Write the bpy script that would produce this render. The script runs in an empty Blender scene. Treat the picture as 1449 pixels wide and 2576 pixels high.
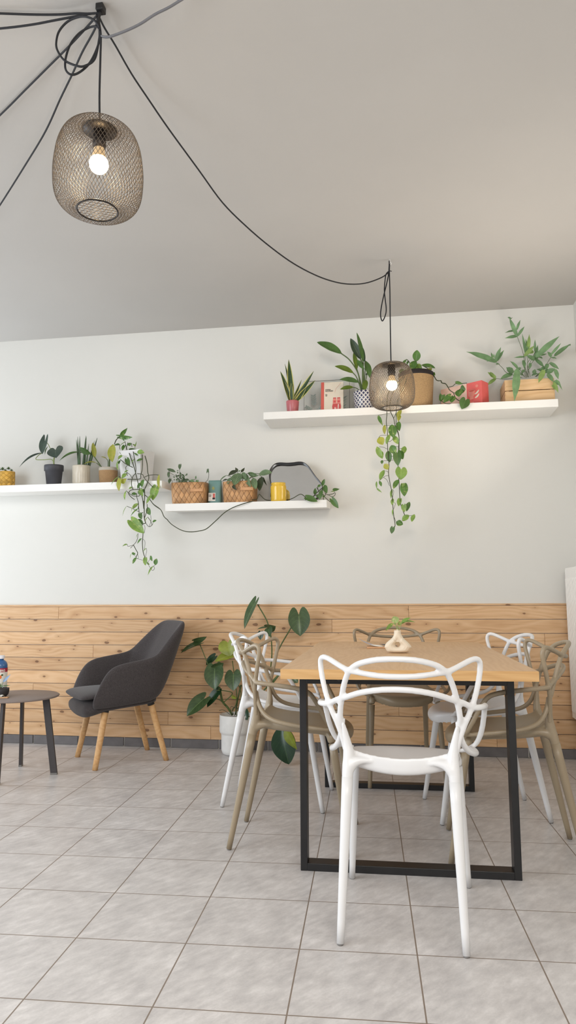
import bpy, bmesh, math, random
from mathutils import Vector, Matrix
random.seed(7)
R = math.radians
col = bpy.context.scene.collection
scene = bpy.context.scene

# ------------------------------------------------------------------ camera
FPX, EYE = 1768.64, Vector((0, 0, 1.0117))
PITCH, YAW, ROLL = 0.12150, -0.15387, -0.0046
_f = Vector((math.sin(YAW)*math.cos(PITCH), math.cos(YAW)*math.cos(PITCH), math.sin(PITCH)))
_r = Vector((math.cos(YAW), -math.sin(YAW), 0)); _u = _r.cross(_f)
CR = _r*math.cos(ROLL) + _u*math.sin(ROLL)
CU = -_r*math.sin(ROLL) + _u*math.cos(ROLL)
CF = _f
def ray(px, py): return CF + CR*((px-724.5)/FPX) - CU*((py-1288)/FPX)
def at(px, py, Y):
    d = ray(px, py); return EYE + d*(Y/d.y)
def onz(px, py, Z):
    d = ray(px, py); return EYE + d*((Z-EYE.z)/d.z)
def unit(Y): return Y*0.98/FPX            # metres per pixel at depth Y
cd = bpy.data.cameras.new('camera'); cam = bpy.data.objects.new('camera', cd); col.objects.link(cam)
M = Matrix((CR, CU, -CF)).transposed().to_4x4(); M.translation = EYE
cam.matrix_world = M
cd.sensor_fit = 'VERTICAL'; cd.sensor_height = 36; cd.sensor_width = 36; cd.lens = FPX/2576*36
cd.clip_start = 0.05; scene.camera = cam

D = 4.7864           # back wall
CEIL = 2.967
XR = 1.213           # right wall
WZ = 0.969           # panelling height

# ------------------------------------------------------------------ materials
def lin(c):
    c = c/255.0
    return c/12.92 if c <= 0.04045 else ((c+0.055)/1.055)**2.4
def rgb(r, g, b): return (lin(r), lin(g), lin(b), 1)
def new_mat(name):
    m = bpy.data.materials.new(name); m.use_nodes = True
    nt = m.node_tree; b = nt.nodes['Principled BSDF']
    return m, nt, b
def N(nt, t, **kw):
    n = nt.nodes.new(t)
    for k, v in kw.items(): setattr(n, k, v)
    return n
def L(nt, a, b): nt.links.new(a, b)
def noise(nt, vec, scale, detail=3, rough=.5):
    n = N(nt, 'ShaderNodeTexNoise'); n.inputs['Scale'].default_value = scale
    n.inputs['Detail'].default_value = detail; n.inputs['Roughness'].default_value = rough
    if vec is not None: L(nt, vec, n.inputs['Vector'])
    return n
def ramp(nt, fac, stops):
    r = N(nt, 'ShaderNodeValToRGB'); e = r.color_ramp.elements
    while len(e) < len(stops): e.new(0.5)
    for i, (p, c) in enumerate(stops):
        e[i].position = p; e[i].color = c if len(c) == 4 else (*c, 1)
    L(nt, fac, r.inputs['Fac']); return r
def mapping(nt, vec, scale=(1,1,1), rot=(0,0,0), loc=(0,0,0)):
    m = N(nt, 'ShaderNodeMapping'); m.inputs['Scale'].default_value = scale
    m.inputs['Rotation'].default_value = rot; m.inputs['Location'].default_value = loc
    L(nt, vec, m.inputs['Vector']); return m.outputs['Vector']
def mix(nt, fac, a, b, blend='MIX'):
    n = N(nt, 'ShaderNodeMix', data_type='RGBA', blend_type=blend)
    if isinstance(fac, (int, float)): n.inputs[0].default_value = fac
    else: L(nt, fac, n.inputs[0])
    for s, v in ((6, a), (7, b)):
        if isinstance(v, tuple): n.inputs[s].default_value = v
        else: L(nt, v, n.inputs[s])
    return n.outputs[2]
def math_(nt, op, a, b=None, c=None):
    n = N(nt, 'ShaderNodeMath', operation=op)
    for i, v in enumerate((a, b, c)):
        if v is None: continue
        if isinstance(v, (int, float)): n.inputs[i].default_value = v
        else: L(nt, v, n.inputs[i])
    return n.outputs[0]
def bump(nt, b, h, strength=.2, dist=.01):
    n = N(nt, 'ShaderNodeBump'); n.inputs['Strength'].default_value = strength; n.inputs['Distance'].default_value = dist
    L(nt, h, n.inputs['Height']); L(nt, n.outputs['Normal'], b.inputs['Normal'])
def obj_co(nt): return N(nt, 'ShaderNodeTexCoord').outputs['Object']
def uv_co(nt): return N(nt, 'ShaderNodeTexCoord').outputs['UV']

def plain(name, c, rough=.5, metal=0., var=.06, scale=30., bmp=0., spec=None, trans=0., coat=0.):
    m, nt, b = new_mat(name)
    co = obj_co(nt); n = noise(nt, co, scale, 4)
    dark = tuple(max(0, x*(1-var)) for x in c[:3])+(1,); light = tuple(min(1, x*(1+var)) for x in c[:3])+(1,)
    r = ramp(nt, n.outputs['Fac'], [(.3, dark), (.7, light)])
    L(nt, r.outputs['Color'], b.inputs['Base Color'])
    b.inputs['Roughness'].default_value = rough; b.inputs['Metallic'].default_value = metal
    if spec is not None: b.inputs['Specular IOR Level'].default_value = spec
    if trans: b.inputs['Transmission Weight'].default_value = trans
    if coat: b.inputs['Coat Weight'].default_value = coat
    if bmp: bump(nt, b, n.outputs['Fac'], bmp, .004)
    return m

def wall_mat(name, c, bs=.12, smudge=.03):
    m, nt, b = new_mat(name); co = obj_co(nt)
    n = noise(nt, co, 110, 4, .6); n2 = noise(nt, co, 1.3, 3)
    r = ramp(nt, n2.outputs['Fac'], [(.3, tuple(x*(1-smudge) for x in c[:3])), (.7, c[:3])])
    L(nt, r.outputs['Color'], b.inputs['Base Color']); b.inputs['Roughness'].default_value = .9
    b.inputs['Specular IOR Level'].default_value = .2
    bump(nt, b, n.outputs['Fac'], bs, .004); return m

def floor_mat():
    m, nt, b = new_mat('grey_floor_tiles'); co = obj_co(nt)
    rz = R(-2.456); ox, oy = -.966, 1.801
    lx = -(ox*math.cos(rz) - oy*math.sin(rz)); ly = -(ox*math.sin(rz) + oy*math.cos(rz))
    v = mapping(nt, co, rot=(0, 0, rz), loc=(lx, ly, 0))
    br = N(nt, 'ShaderNodeTexBrick'); br.offset = 0; br.squash = 1
    br.inputs['Scale'].default_value = 1; br.inputs['Brick Width'].default_value = .337; br.inputs['Row Height'].default_value = .3269
    br.inputs['Mortar Size'].default_value = .0022; br.inputs['Mortar Smooth'].default_value = .15; br.inputs['Bias'].default_value = 0
    br.inputs['Color1'].default_value = (.40, .40, .40, 1); br.inputs['Color2'].default_value = (.60, .60, .60, 1); br.inputs['Mortar'].default_value = (.5, .5, .5, 1)
    L(nt, v, br.inputs['Vector'])
    v2 = mapping(nt, v, scale=(1, 1, 1), rot=(0, 0, R(38)))
    v3 = mapping(nt, v2, scale=(26, 9, 1))
    n1 = noise(nt, v3, 1.6, 5, .62); n2 = noise(nt, v, 7, 4, .6); n3 = noise(nt, v, 160, 2)
    f = math_(nt, 'ADD', math_(nt, 'MULTIPLY', n1.outputs['Fac'], .55), math_(nt, 'MULTIPLY', n2.outputs['Fac'], .45))
    f = math_(nt, 'ADD', f, math_(nt, 'MULTIPLY', math_(nt, 'SUBTRACT', n3.outputs['Fac'], .5), .12))
    tile = ramp(nt, f, [(.32, rgb(174, 169, 167)), (.52, rgb(197, 192, 189)), (.70, rgb(218, 213, 210))])
    tint = mix(nt, .10, tile.outputs['Color'], br.outputs['Color'], 'OVERLAY')
    c = mix(nt, br.outputs['Fac'], tint, rgb(128, 114, 102))
    L(nt, c, b.inputs['Base Color'])
    L(nt, ramp(nt, f, [(.3, (.32,)*3), (.7, (.44,)*3)]).outputs['Color'], b.inputs['Roughness'])
    b.inputs['Specular IOR Level'].default_value = .45
    h = math_(nt, 'SUBTRACT', math_(nt, 'MULTIPLY', f, .25), br.outputs['Fac'])
    bump(nt, b, h, .35, .003); return m

def pine_mat(name, base, dark, light, knots=True, axis=0, grain=1., rough=.55):
    m, nt, b = new_mat(name); uv = uv_co(nt)        # uv: metres along and across the board, offset per board
    warp = noise(nt, mapping(nt, uv, scale=(1.6, 6, 1)), 1, 2)
    sx = N(nt, 'ShaderNodeSeparateXYZ'); L(nt, uv, sx.inputs[0])
    rings = math_(nt, 'ADD', math_(nt, 'MULTIPLY', sx.outputs[1], 60*grain), math_(nt, 'MULTIPLY', warp.outputs['Fac'], 16))
    g = N(nt, 'ShaderNodeMath', operation='PINGPONG'); L(nt, rings, g.inputs[0]); g.inputs[1].default_value = 1.0
    fine = noise(nt, mapping(nt, uv, scale=(6, 240, 1)), 1, 3)
    big = noise(nt, mapping(nt, uv, scale=(1.5, 9, 1)), 1, 3)
    f = math_(nt, 'ADD', math_(nt, 'MULTIPLY', g.outputs[0], .20), math_(nt, 'MULTIPLY', fine.outputs['Fac'], .40))
    f = math_(nt, 'ADD', f, math_(nt, 'MULTIPLY', big.outputs['Fac'], .42))
    r = ramp(nt, f, [(.25, dark), (.50, base), (.78, light)])
    c = r.outputs['Color']
    if knots:
        vo = N(nt, 'ShaderNodeTexVoronoi', feature='F1', voronoi_dimensions='2D'); vo.inputs['Scale'].default_value = 1; vo.inputs['Randomness'].default_value = 1
        L(nt, mapping(nt, uv, scale=(4.4, 8.5, 1)), vo.inputs['Vector'])
        wob = noise(nt, mapping(nt, uv, scale=(40, 40, 1)), 1, 2)
        dd = math_(nt, 'ADD', vo.outputs['Distance'], math_(nt, 'MULTIPLY', math_(nt, 'SUBTRACT', wob.outputs['Fac'], .5), .06))
        sep = N(nt, 'ShaderNodeSeparateColor'); L(nt, vo.outputs['Color'], sep.inputs[0])
        rad = math_(nt, 'MULTIPLY', math_(nt, 'POWER', sep.outputs[0], 2.6), .075)
        k = math_(nt, 'SUBTRACT', dd, rad)
        core = ramp(nt, k, [(0.0, (1, 1, 1)), (.022, (0, 0, 0))])
        halo = ramp(nt, k, [(0.0, (1, 1, 1)), (.16, (0, 0, 0))])
        c = mix(nt, math_(nt, 'MULTIPLY', halo.outputs['Color'], .28), c, rgb(150, 100, 58))
        c = mix(nt, math_(nt, 'MULTIPLY', core.outputs['Color'], .7), c, rgb(92, 56, 36))
    info = N(nt, 'ShaderNodeAttribute', attribute_name='board')
    sepb = N(nt, 'ShaderNodeSeparateColor'); L(nt, info.outputs['Color'], sepb.inputs[0])
    val = ramp(nt, sepb.outputs[0], [(0, (.86, .85, .84)), (1, (1.06, 1.05, 1.03))])
    c = mix(nt, 1.0, c, val.outputs['Color'], 'MULTIPLY')
    L(nt, c, b.inputs['Base Color']); b.inputs['Roughness'].default_value = rough
    b.inputs['Specular IOR Level'].default_value = .3
    bump(nt, b, fine.outputs['Fac'], .08, .002); return m

def leaf_mat(name, base, mid, tip=None, kind='plain', rough=.38, trans=.25):
    m, nt, b = new_mat(name); uv = uv_co(nt)
    sp = N(nt, 'ShaderNodeSeparateXYZ'); L(nt, uv, sp.inputs[0])
    u, v = sp.outputs[0], sp.outputs[1]
    a = math_(nt, 'ABSOLUTE', math_(nt, 'SUBTRACT', math_(nt, 'FRACT', u), .5))        # 0 midrib .. .5 margin
    vv = math_(nt, 'FRACT', v)
    co = obj_co(nt); n = noise(nt, co, 22, 3)
    c = ramp(nt, n.outputs['Fac'], [(.3, tuple(x*.95 for x in base[:3])), (.55, tuple(x*1.25 for x in base[:3])), (.8, tuple(min(1, x*1.7) for x in base[:3]))]).outputs['Color']
    if kind == 'pothos':
        n2 = noise(nt, mapping(nt, co, scale=(1, 1, 1)), 38, 3, .6)
        s = ramp(nt, n2.outputs['Fac'], [(.56, (0, 0, 0)), (.66, (1, 1, 1))])
        c = mix(nt, math_(nt, 'MULTIPLY', s.outputs['Color'], .65), c, tip or rgb(190, 196, 96))
    if kind == 'snake':
        bands = N(nt, 'ShaderNodeTexWave', wave_type='BANDS', bands_direction='Y'); bands.inputs['Scale'].default_value = 5
        bands.inputs['Distortion'].default_value = 6; bands.inputs['Detail'].default_value = 3; L(nt, uv, bands.inputs['Vector'])
        c = mix(nt, math_(nt, 'MULTIPLY', bands.outputs['Fac'], .55), c, rgb(62, 88, 48))
        e = ramp(nt, a, [(.34, (0, 0, 0)), (.38, (1, 1, 1))])
        c = mix(nt, e.outputs['Color'], c, tip or rgb(206, 200, 120))
    if kind == 'calathea':
        ph = math_(nt, 'SUBTRACT', math_(nt, 'MULTIPLY', vv, 8.5), math_(nt, 'MULTIPLY', a, 7.0))
        st = math_(nt, 'SINE', math_(nt, 'MULTIPLY', ph, 6.283))
        s = ramp(nt, math_(nt, 'ADD', math_(nt, 'MULTIPLY', st, .5), .5), [(.42, (0, 0, 0)), (.58, (1, 1, 1))])
        c = mix(nt, s.outputs['Color'], c, tip or rgb(40, 60, 40))
    if kind != 'snake':
        mr = ramp(nt, a, [(.012, (1, 1, 1)), (.035, (0, 0, 0))])
        c = mix(nt, math_(nt, 'MULTIPLY', mr.outputs['Color'], .6), c, mid)
    if kind in ('plain', 'pothos', 'veined'):
        ph = math_(nt, 'SUBTRACT', math_(nt, 'MULTIPLY', vv, 7), math_(nt, 'MULTIPLY', a, 4.5))
        st = math_(nt, 'ABSOLUTE', math_(nt, 'SINE', math_(nt, 'MULTIPLY', ph, 3.1416)))
        s = ramp(nt, st, [(.03, (1, 1, 1)), (.16, (0, 0, 0))])
        c = mix(nt, math_(nt, 'MULTIPLY', s.outputs['Color'], .35 if kind == 'veined' else .16), c, mid)
    L(nt, c, b.inputs['Base Color']); b.inputs['Roughness'].default_value = rough
    tr = N(nt, 'ShaderNodeBsdfTranslucent'); L(nt, c, tr.inputs['Color'])
    ms = N(nt, 'ShaderNodeMixShader'); ms.inputs[0].default_value = trans
    L(nt, b.outputs[0], ms.inputs[1]); L(nt, tr.outputs[0], ms.inputs[2])
    L(nt, ms.outputs[0], nt.nodes['Material Output'].inputs['Surface'])
    return m

def weave_mat(name, base, dark, n=(16, 5), gap=True):
    """diagonal strip weave in uv (u around, v up)"""
    m, nt, b = new_mat(name); uv = uv_co(nt)
    v = mapping(nt, uv, scale=(n[0], n[1], 1))
    sp = N(nt, 'ShaderNodeSeparateXYZ'); L(nt, v, sp.inputs[0])
    p = math_(nt, 'ADD', sp.outputs[0], sp.outputs[1]); q = math_(nt, 'SUBTRACT', sp.outputs[0], sp.outputs[1])
    fp = math_(nt, 'FRACT', p); fq = math_(nt, 'FRACT', q)
    ip = math_(nt, 'FLOOR', p); iq = math_(nt, 'FLOOR', q)
    par = math_(nt, 'MODULO', math_(nt, 'ABSOLUTE', math_(nt, 'ADD', ip, iq)), 2)
    ep = math_(nt, 'MULTIPLY', math_(nt, 'ABSOLUTE', math_(nt, 'SUBTRACT', fp, .5)), 2)
    eq = math_(nt, 'MULTIPLY', math_(nt, 'ABSOLUTE', math_(nt, 'SUBTRACT', fq, .5)), 2)
    e = math_(nt, 'ADD', math_(nt, 'MULTIPLY', par, ep), math_(nt, 'MULTIPLY', math_(nt, 'SUBTRACT', 1, par), eq))
    o = math_(nt, 'ADD', math_(nt, 'MULTIPLY', par, eq), math_(nt, 'MULTIPLY', math_(nt, 'SUBTRACT', 1, par), ep))
    s = ramp(nt, e, [(.80, (0, 0, 0)), (.95, (1, 1, 1))])
    h = math_(nt, 'SUBTRACT', 1, math_(nt, 'POWER', o, 2.0))
    wn = N(nt, 'ShaderNodeTexWhiteNoise', noise_dimensions='2D'); cv = N(nt, 'ShaderNodeCombineXYZ')
    L(nt, ip, cv.inputs[0]); L(nt, iq, cv.inputs[1]); L(nt, cv.outputs[0], wn.inputs['Vector'])
    g = noise(nt, mapping(nt, obj_co(nt), scale=(1, 1, 6)), 40, 3)
    c = ramp(nt, math_(nt, 'ADD', math_(nt, 'MULTIPLY', wn.outputs['Value'], .5), math_(nt, 'MULTIPLY', g.outputs['Fac'], .5)),
             [(.25, tuple(x*.72 for x in base[:3])), (.5, base[:3]), (.8, tuple(min(1, x*1.25) for x in base[:3]))]).outputs['Color']
    c = mix(nt, math_(nt, 'MULTIPLY', s.outputs['Color'], .75), c, dark)
    L(nt, c, b.inputs['Base Color']); b.inputs['Roughness'].default_value = .6
    bump(nt, b, math_(nt, 'SUBTRACT', h, s.outputs['Color']), .6, .006); return m

def jute_mat(name, base, dark, rows=60, white_top=None):
    m, nt, b = new_mat(name); uv = uv_co(nt)
    w = N(nt, 'ShaderNodeTexWave', wave_type='BANDS', bands_direction='Y'); w.inputs['Scale'].default_value = rows*.314
    w.inputs['Distortion'].default_value = 2.2; w.inputs['Detail'].default_value = 2; w.inputs['Detail Scale'].default_value = 6
    L(nt, mapping(nt, uv, scale=(6, 1, 1)), w.inputs['Vector'])
    n = noise(nt, mapping(nt, uv, scale=(60, 40, 1)), 1, 4, .65)
    f = math_(nt, 'ADD', math_(nt, 'MULTIPLY', w.outputs['Fac'], .5), math_(nt, 'MULTIPLY', n.outputs['Fac'], .5))
    c = ramp(nt, f, [(.25, dark), (.55, base), (.85, tuple(min(1, x*1.45) for x in base[:3]))]).outputs['Color']
    if white_top:
        sp = N(nt, 'ShaderNodeSeparateXYZ'); L(nt, uv, sp.inputs[0])
        t = ramp(nt, sp.outputs[1], [(white_top, (0, 0, 0)), (white_top+.02, (1, 1, 1))])
        c = mix(nt, t.outputs['Color'], c, rgb(214, 204, 188))
    L(nt, c, b.inputs['Base Color']); b.inputs['Roughness'].default_value = .8
    bump(nt, b, f, .8, .004); return m

def diamond_mat(name):
    m, nt, b = new_mat(name); uv = uv_co(nt)
    sp = N(nt, 'ShaderNodeSeparateXYZ'); L(nt, mapping(nt, uv, scale=(16, 4.2, 1)), sp.inputs[0])
    p = math_(nt, 'ADD', sp.outputs[0], sp.outputs[1]); q = math_(nt, 'SUBTRACT', sp.outputs[0], sp.outputs[1])
    fp = math_(nt, 'MULTIPLY', math_(nt, 'ABSOLUTE', math_(nt, 'SUBTRACT', math_(nt, 'FRACT', p), .5)), 2)
    fq = math_(nt, 'MULTIPLY', math_(nt, 'ABSOLUTE', math_(nt, 'SUBTRACT', math_(nt, 'FRACT', q), .5)), 2)
    mx = math_(nt, 'MAXIMUM', fp, fq)
    c = ramp(nt, mx, [(.0, rgb(44, 46, 78)), (.62, rgb(44, 46, 78)), (.66, rgb(232, 228, 222)), (.82, rgb(232, 228, 222)), (.85, rgb(60, 60, 88)), (.93, rgb(232, 228, 222))]).outputs['Color']
    n = [x for x in nt.nodes if x.type == 'VALTORGB'][-1]; n.color_ramp.interpolation = 'CONSTANT'
    L(nt, c, b.inputs['Base Color']); b.inputs['Roughness'].default_value = .25; return m

def fabric_mat(name, base):
    m, nt, b = new_mat(name); co = obj_co(nt)
    n = noise(nt, mapping(nt, co, scale=(1, 1, .35)), 330, 2, .7); n2 = noise(nt, co, 900, 2, .6)
    f = math_(nt, 'ADD', math_(nt, 'MULTIPLY', n.outputs['Fac'], .6), math_(nt, 'MULTIPLY', n2.outputs['Fac'], .4))
    c = ramp(nt, f, [(.3, tuple(x*.62 for x in base[:3])), (.5, base[:3]), (.72, tuple(x*1.7 for x in base[:3]))]).outputs['Color']
    L(nt, c, b.inputs['Base Color']); b.inputs['Roughness'].default_value = .95; b.inputs['Specular IOR Level'].default_value = .15
    b.inputs['Sheen Weight'].default_value = .15
    bump(nt, b, f, .25, .002); return m

def glass_mat(name, c, rough=0., alpha=.25, trans=1.):
    m, nt, b = new_mat(name)
    b.inputs['Base Color'].default_value = c; b.inputs['Roughness'].default_value = rough
    b.inputs['Transmission Weight'].default_value = trans; b.inputs['IOR'].default_value = 1.3; b.inputs['Alpha'].default_value = alpha
    n = noise(nt, obj_co(nt), 25); L(nt, ramp(nt, n.outputs['Fac'], [(.3, (rough,)*3), (.7, (rough+.03,)*3)]).outputs['Color'], b.inputs['Roughness'])
    return m

def emit_mat(name, c, s):
    m, nt, b = new_mat(name); b.inputs['Base Color'].default_value = (1, .9, .75, 1)
    lw = N(nt, 'ShaderNodeLayerWeight'); lw.inputs[0].default_value = .35
    cc = ramp(nt, lw.outputs['Facing'], [(.2, c[:3]), (1, (1, .55, .2))])
    L(nt, cc.outputs['Color'], b.inputs['Emission Color']); b.inputs['Emission Strength'].default_value = s; return m

MT = {}
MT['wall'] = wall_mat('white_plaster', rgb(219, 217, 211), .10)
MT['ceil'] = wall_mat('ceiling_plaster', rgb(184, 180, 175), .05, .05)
MT['floor'] = floor_mat()
MT['skirt'] = plain('skirting_tile', rgb(108, 104, 104), .5, var=.14, scale=14, bmp=.05)
MT['grout'] = plain('pale_grout', rgb(176, 166, 154), .9)
MT['pine'] = pine_mat('pine_boards', rgb(214, 175, 134)[:3], rgb(192, 148, 106)[:3], rgb(226, 192, 154)[:3])
MT['oak'] = pine_mat('oak_tabletop', rgb(208, 170, 128)[:3], rgb(198, 158, 114)[:3], rgb(216, 182, 142)[:3], knots=False, grain=.9, rough=.42)
MT['oak_edge'] = pine_mat('oak_edge_band', rgb(202, 160, 108)[:3], rgb(184, 140, 90)[:3], rgb(216, 176, 126)[:3], knots=False, grain=1.2, rough=.45)
MT['white_plastic'] = plain('white_chair_plastic', rgb(222, 220, 219), .32, var=.02, scale=8)
MT['taupe_plastic'] = plain('taupe_chair_plastic', rgb(150, 134, 110), .38, var=.03, scale=8)
MT['black_steel'] = plain('black_steel', rgb(26, 25, 26), .42, var=.15, scale=20)
MT['shelf'] = plain('white_shelf_board', rgb(232, 230, 225), .4, var=.015, scale=5)
MT['fabric'] = fabric_mat('charcoal_fabric', rgb(68, 63, 63))
MT['beech'] = pine_mat('oiled_wood_leg', rgb(208, 164, 114)[:3], rgb(192, 144, 94)[:3], rgb(220, 180, 132)[:3], knots=False, rough=.45)
MT['dark_metal'] = plain('anthracite_metal', rgb(62, 57, 57), .45, var=.06, scale=60)
MT['table_grey'] = plain('grey_table_lacquer', rgb(132, 119, 113), .55, var=.03, scale=60)
MT['foot_grey'] = plain('grey_plastic_foot', rgb(120, 116, 112), .5)
MT['lamp_wire'] = plain('bronze_black_wire', rgb(88, 78, 67), .4, metal=.25, var=.15, scale=50)
MT['lamp_dark'] = plain('lamp_dark_metal', rgb(34, 28, 25), .4, metal=.3)
MT['cord'] = plain('black_textile_cord', rgb(22, 22, 26), .7, var=.2, scale=300)
MT['cord_grey'] = plain('grey_cord', rgb(104, 104, 108), .6)
MT['bulb'] = emit_mat('warm_bulb', (1, .76, .44, 1), 115)
MT['bulb_base'] = plain('bulb_collar', rgb(214, 190, 150), .3)
MT['soil'] = plain('potting_soil', rgb(52, 40, 32), .95, var=.4, scale=120, bmp=.8)
MT['stem'] = plain('green_stem', rgb(74, 92, 44), .5, var=.15, scale=60)
MT['stem_pale'] = plain('pale_green_stem', rgb(150, 164, 104), .45, var=.1, scale=60)
MT['stem_dark'] = plain('woody_stem', rgb(62, 66, 42), .6, var=.2, scale=80)
MT['monstera'] = leaf_mat('glossy_monstera_leaf', rgb(62, 82, 50), rgb(120, 146, 92), kind='veined', rough=.3)
MT['monstera_y'] = leaf_mat('yellowing_monstera_leaf', rgb(128, 138, 48), rgb(160, 170, 90), kind='veined', rough=.35)
MT['monstera_d'] = leaf_mat('dark_monstera_leaf', rgb(30, 58, 34), rgb(70, 100, 60), kind='veined', rough=.28)
MT['pothos'] = leaf_mat('variegated_pothos_leaf', rgb(112, 142, 66), rgb(160, 180, 106), rgb(190, 198, 110), kind='pothos')
MT['pothos_d'] = leaf_mat('green_pothos_leaf', rgb(76, 112, 50), rgb(122, 150, 90), rgb(160, 176, 90), kind='pothos')
MT['pothos_y'] = leaf_mat('yellow_green_leaf', rgb(150, 152, 60), rgb(184, 184, 104), rgb(186, 160, 70), kind='pothos')
MT['green'] = leaf_mat('plain_green_leaf', rgb(72, 102, 50), rgb(104, 132, 78), kind='veined')
MT['alocasia'] = leaf_mat('dark_alocasia_leaf', rgb(58, 72, 62), rgb(96, 112, 96), kind='veined', rough=.45)
MT['snake'] = leaf_mat('snake_plant_leaf', rgb(44, 66, 40), rgb(90, 110, 70), kind='snake', trans=.1)
MT['snake_spike'] = plain('round_snake_spike', rgb(70, 92, 62), .5, var=.2, scale=40)
MT['calathea'] = leaf_mat('striped_calathea_leaf', rgb(134, 158, 116), rgb(150, 170, 130), rgb(44, 66, 44), kind='calathea')
MT['calathea_d'] = leaf_mat('calathea_underside', rgb(58, 66, 46), rgb(96, 100, 70), kind='veined')
MT['ivy'] = leaf_mat('ivy_leaf', rgb(86, 104, 76), rgb(120, 136, 104), kind='veined')
MT['fern'] = leaf_mat('blue_green_fern', rgb(106, 138, 96), rgb(136, 162, 122), kind='plain', rough=.5)
MT['fern_l'] = leaf_mat('light_fern', rgb(130, 156, 88), rgb(154, 178, 112), kind='plain', rough=.5)
MT['succulent'] = leaf_mat('succulent_leaf', rgb(88, 112, 70), rgb(120, 140, 96), kind='plain', trans=.1)
MT['blue_leaf'] = leaf_mat('blue_grey_leaf', rgb(138, 160, 188), rgb(170, 190, 215), kind='plain', trans=.1)
MT['mustard'] = weave_mat('mustard_embossed_glaze', rgb(214, 166, 72), rgb(190, 140, 52), n=(9, 3.5))
MT['anthracite_pot'] = plain('anthracite_plastic_pot', rgb(66, 66, 72), .55, var=.12, scale=12)
MT['beige_pot'] = plain('beige_glazed_pot', rgb(206, 196, 178), .25, var=.05, scale=25)
MT['jute_small'] = jute_mat('woven_seagrass', rgb(200, 162, 118)[:3], rgb(140, 104, 68)[:3], rows=40, white_top=.80)
MT['jute'] = jute_mat('woven_jute', rgb(204, 170, 124)[:3], rgb(142, 108, 70)[:3], rows=90)
MT['frosted'] = plain('frosted_white_planter', rgb(214, 212, 210), .35, var=.02)
MT['chip'] = weave_mat('woven_wood_chip', rgb(188, 142, 96), rgb(84, 50, 30), n=(22, 5.0))
MT['strap'] = plain('wood_strap', rgb(200, 150, 104), .6, var=.1)
MT['teal'] = plain('teal_paper', rgb(112, 148, 142), .6, var=.06, scale=20, bmp=.1)
MT['paper'] = plain('white_paper', rgb(232, 226, 216), .8, var=.02)
MT['cream'] = plain('cream_cover', rgb(226, 214, 196), .6, var=.02)
MT['red'] = plain('brick_red_cover', rgb(206, 96, 84), .55, var=.06)
MT['red_side'] = plain('coral_card', rgb(222, 100, 96), .5, var=.04)
MT['pink'] = plain('blush_card', rgb(232, 196, 180), .6, var=.03)
MT['rose'] = plain('rose_print', rgb(226, 140, 128), .6, var=.03)
MT['ink'] = plain('black_ink', rgb(40, 36, 38), .7)
MT['red_pot'] = plain('raspberry_pot', rgb(182, 100, 104), .3, var=.06, scale=6)
MT['diamond'] = diamond_mat('blue_diamond_glaze')
MT['black_liner'] = plain('black_liner', rgb(34, 26, 26), .8, var=.2)
MT['crate'] = pine_mat('pine_crate', rgb(216, 180, 136)[:3], rgb(192, 150, 104)[:3], rgb(228, 196, 154)[:3], knots=False, grain=.8)
MT['glass'] = glass_mat('picture_glass', (.90, .95, .93, 1), .03, .22)
MT['amber'] = plain('amber_ribbed_glass', rgb(246, 204, 74), .15, var=.05, trans=.25)
MT['amber_wax'] = plain('yellow_candle_wax', rgb(250, 212, 72), .3, var=.04, trans=.1)
MT['mirror'] = plain('mirror_glass', (.78, .80, .81, 1), .02, metal=1., var=.01)
MT['mirror_frame'] = plain('black_mirror_rim', rgb(46, 42, 42), .35, metal=.3)
MT['pressed'] = plain('pressed_leaf', rgb(158, 170, 166), .8, var=.08)
MT['vase'] = plain('cream_ceramic', rgb(230, 216, 194), .65, var=.03, scale=20)
MT['stone_pot'] = plain('white_stone_pot', rgb(222, 220, 216), .5, var=.04, scale=30)
MT['radiator'] = plain('white_enamel', rgb(238, 234, 228), .3, var=.01)
MT['bottle_blue'] = plain('blue_bottle_plastic', rgb(66, 112, 168), .12, var=.1, trans=.35)
MT['cap'] = plain('white_cap', rgb(228, 226, 230), .4)
MT['label_red'] = plain('raspberry_label', rgb(172, 34, 60), .5)
MT['orange'] = plain('orange_print', rgb(220, 116, 52), .6, var=.1)
MT['plum'] = plain('plum_print', rgb(80, 44, 66), .6)
MT['leafprint'] = plain('green_print', rgb(62, 92, 52), .6)
MT['bowl'] = plain('black_clay_bowl', rgb(46, 42, 44), .6, var=.08)
MT['wood_tray'] = plain('light_wood_tray', rgb(206, 160, 118), .55, var=.08, scale=40)
MT['foil'] = plain('silver_grey_wrapper', rgb(176, 172, 180), .35, metal=.2, var=.08)
MT['hookmetal'] = plain('white_metal_hook', rgb(214, 212, 208), .35)

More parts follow.
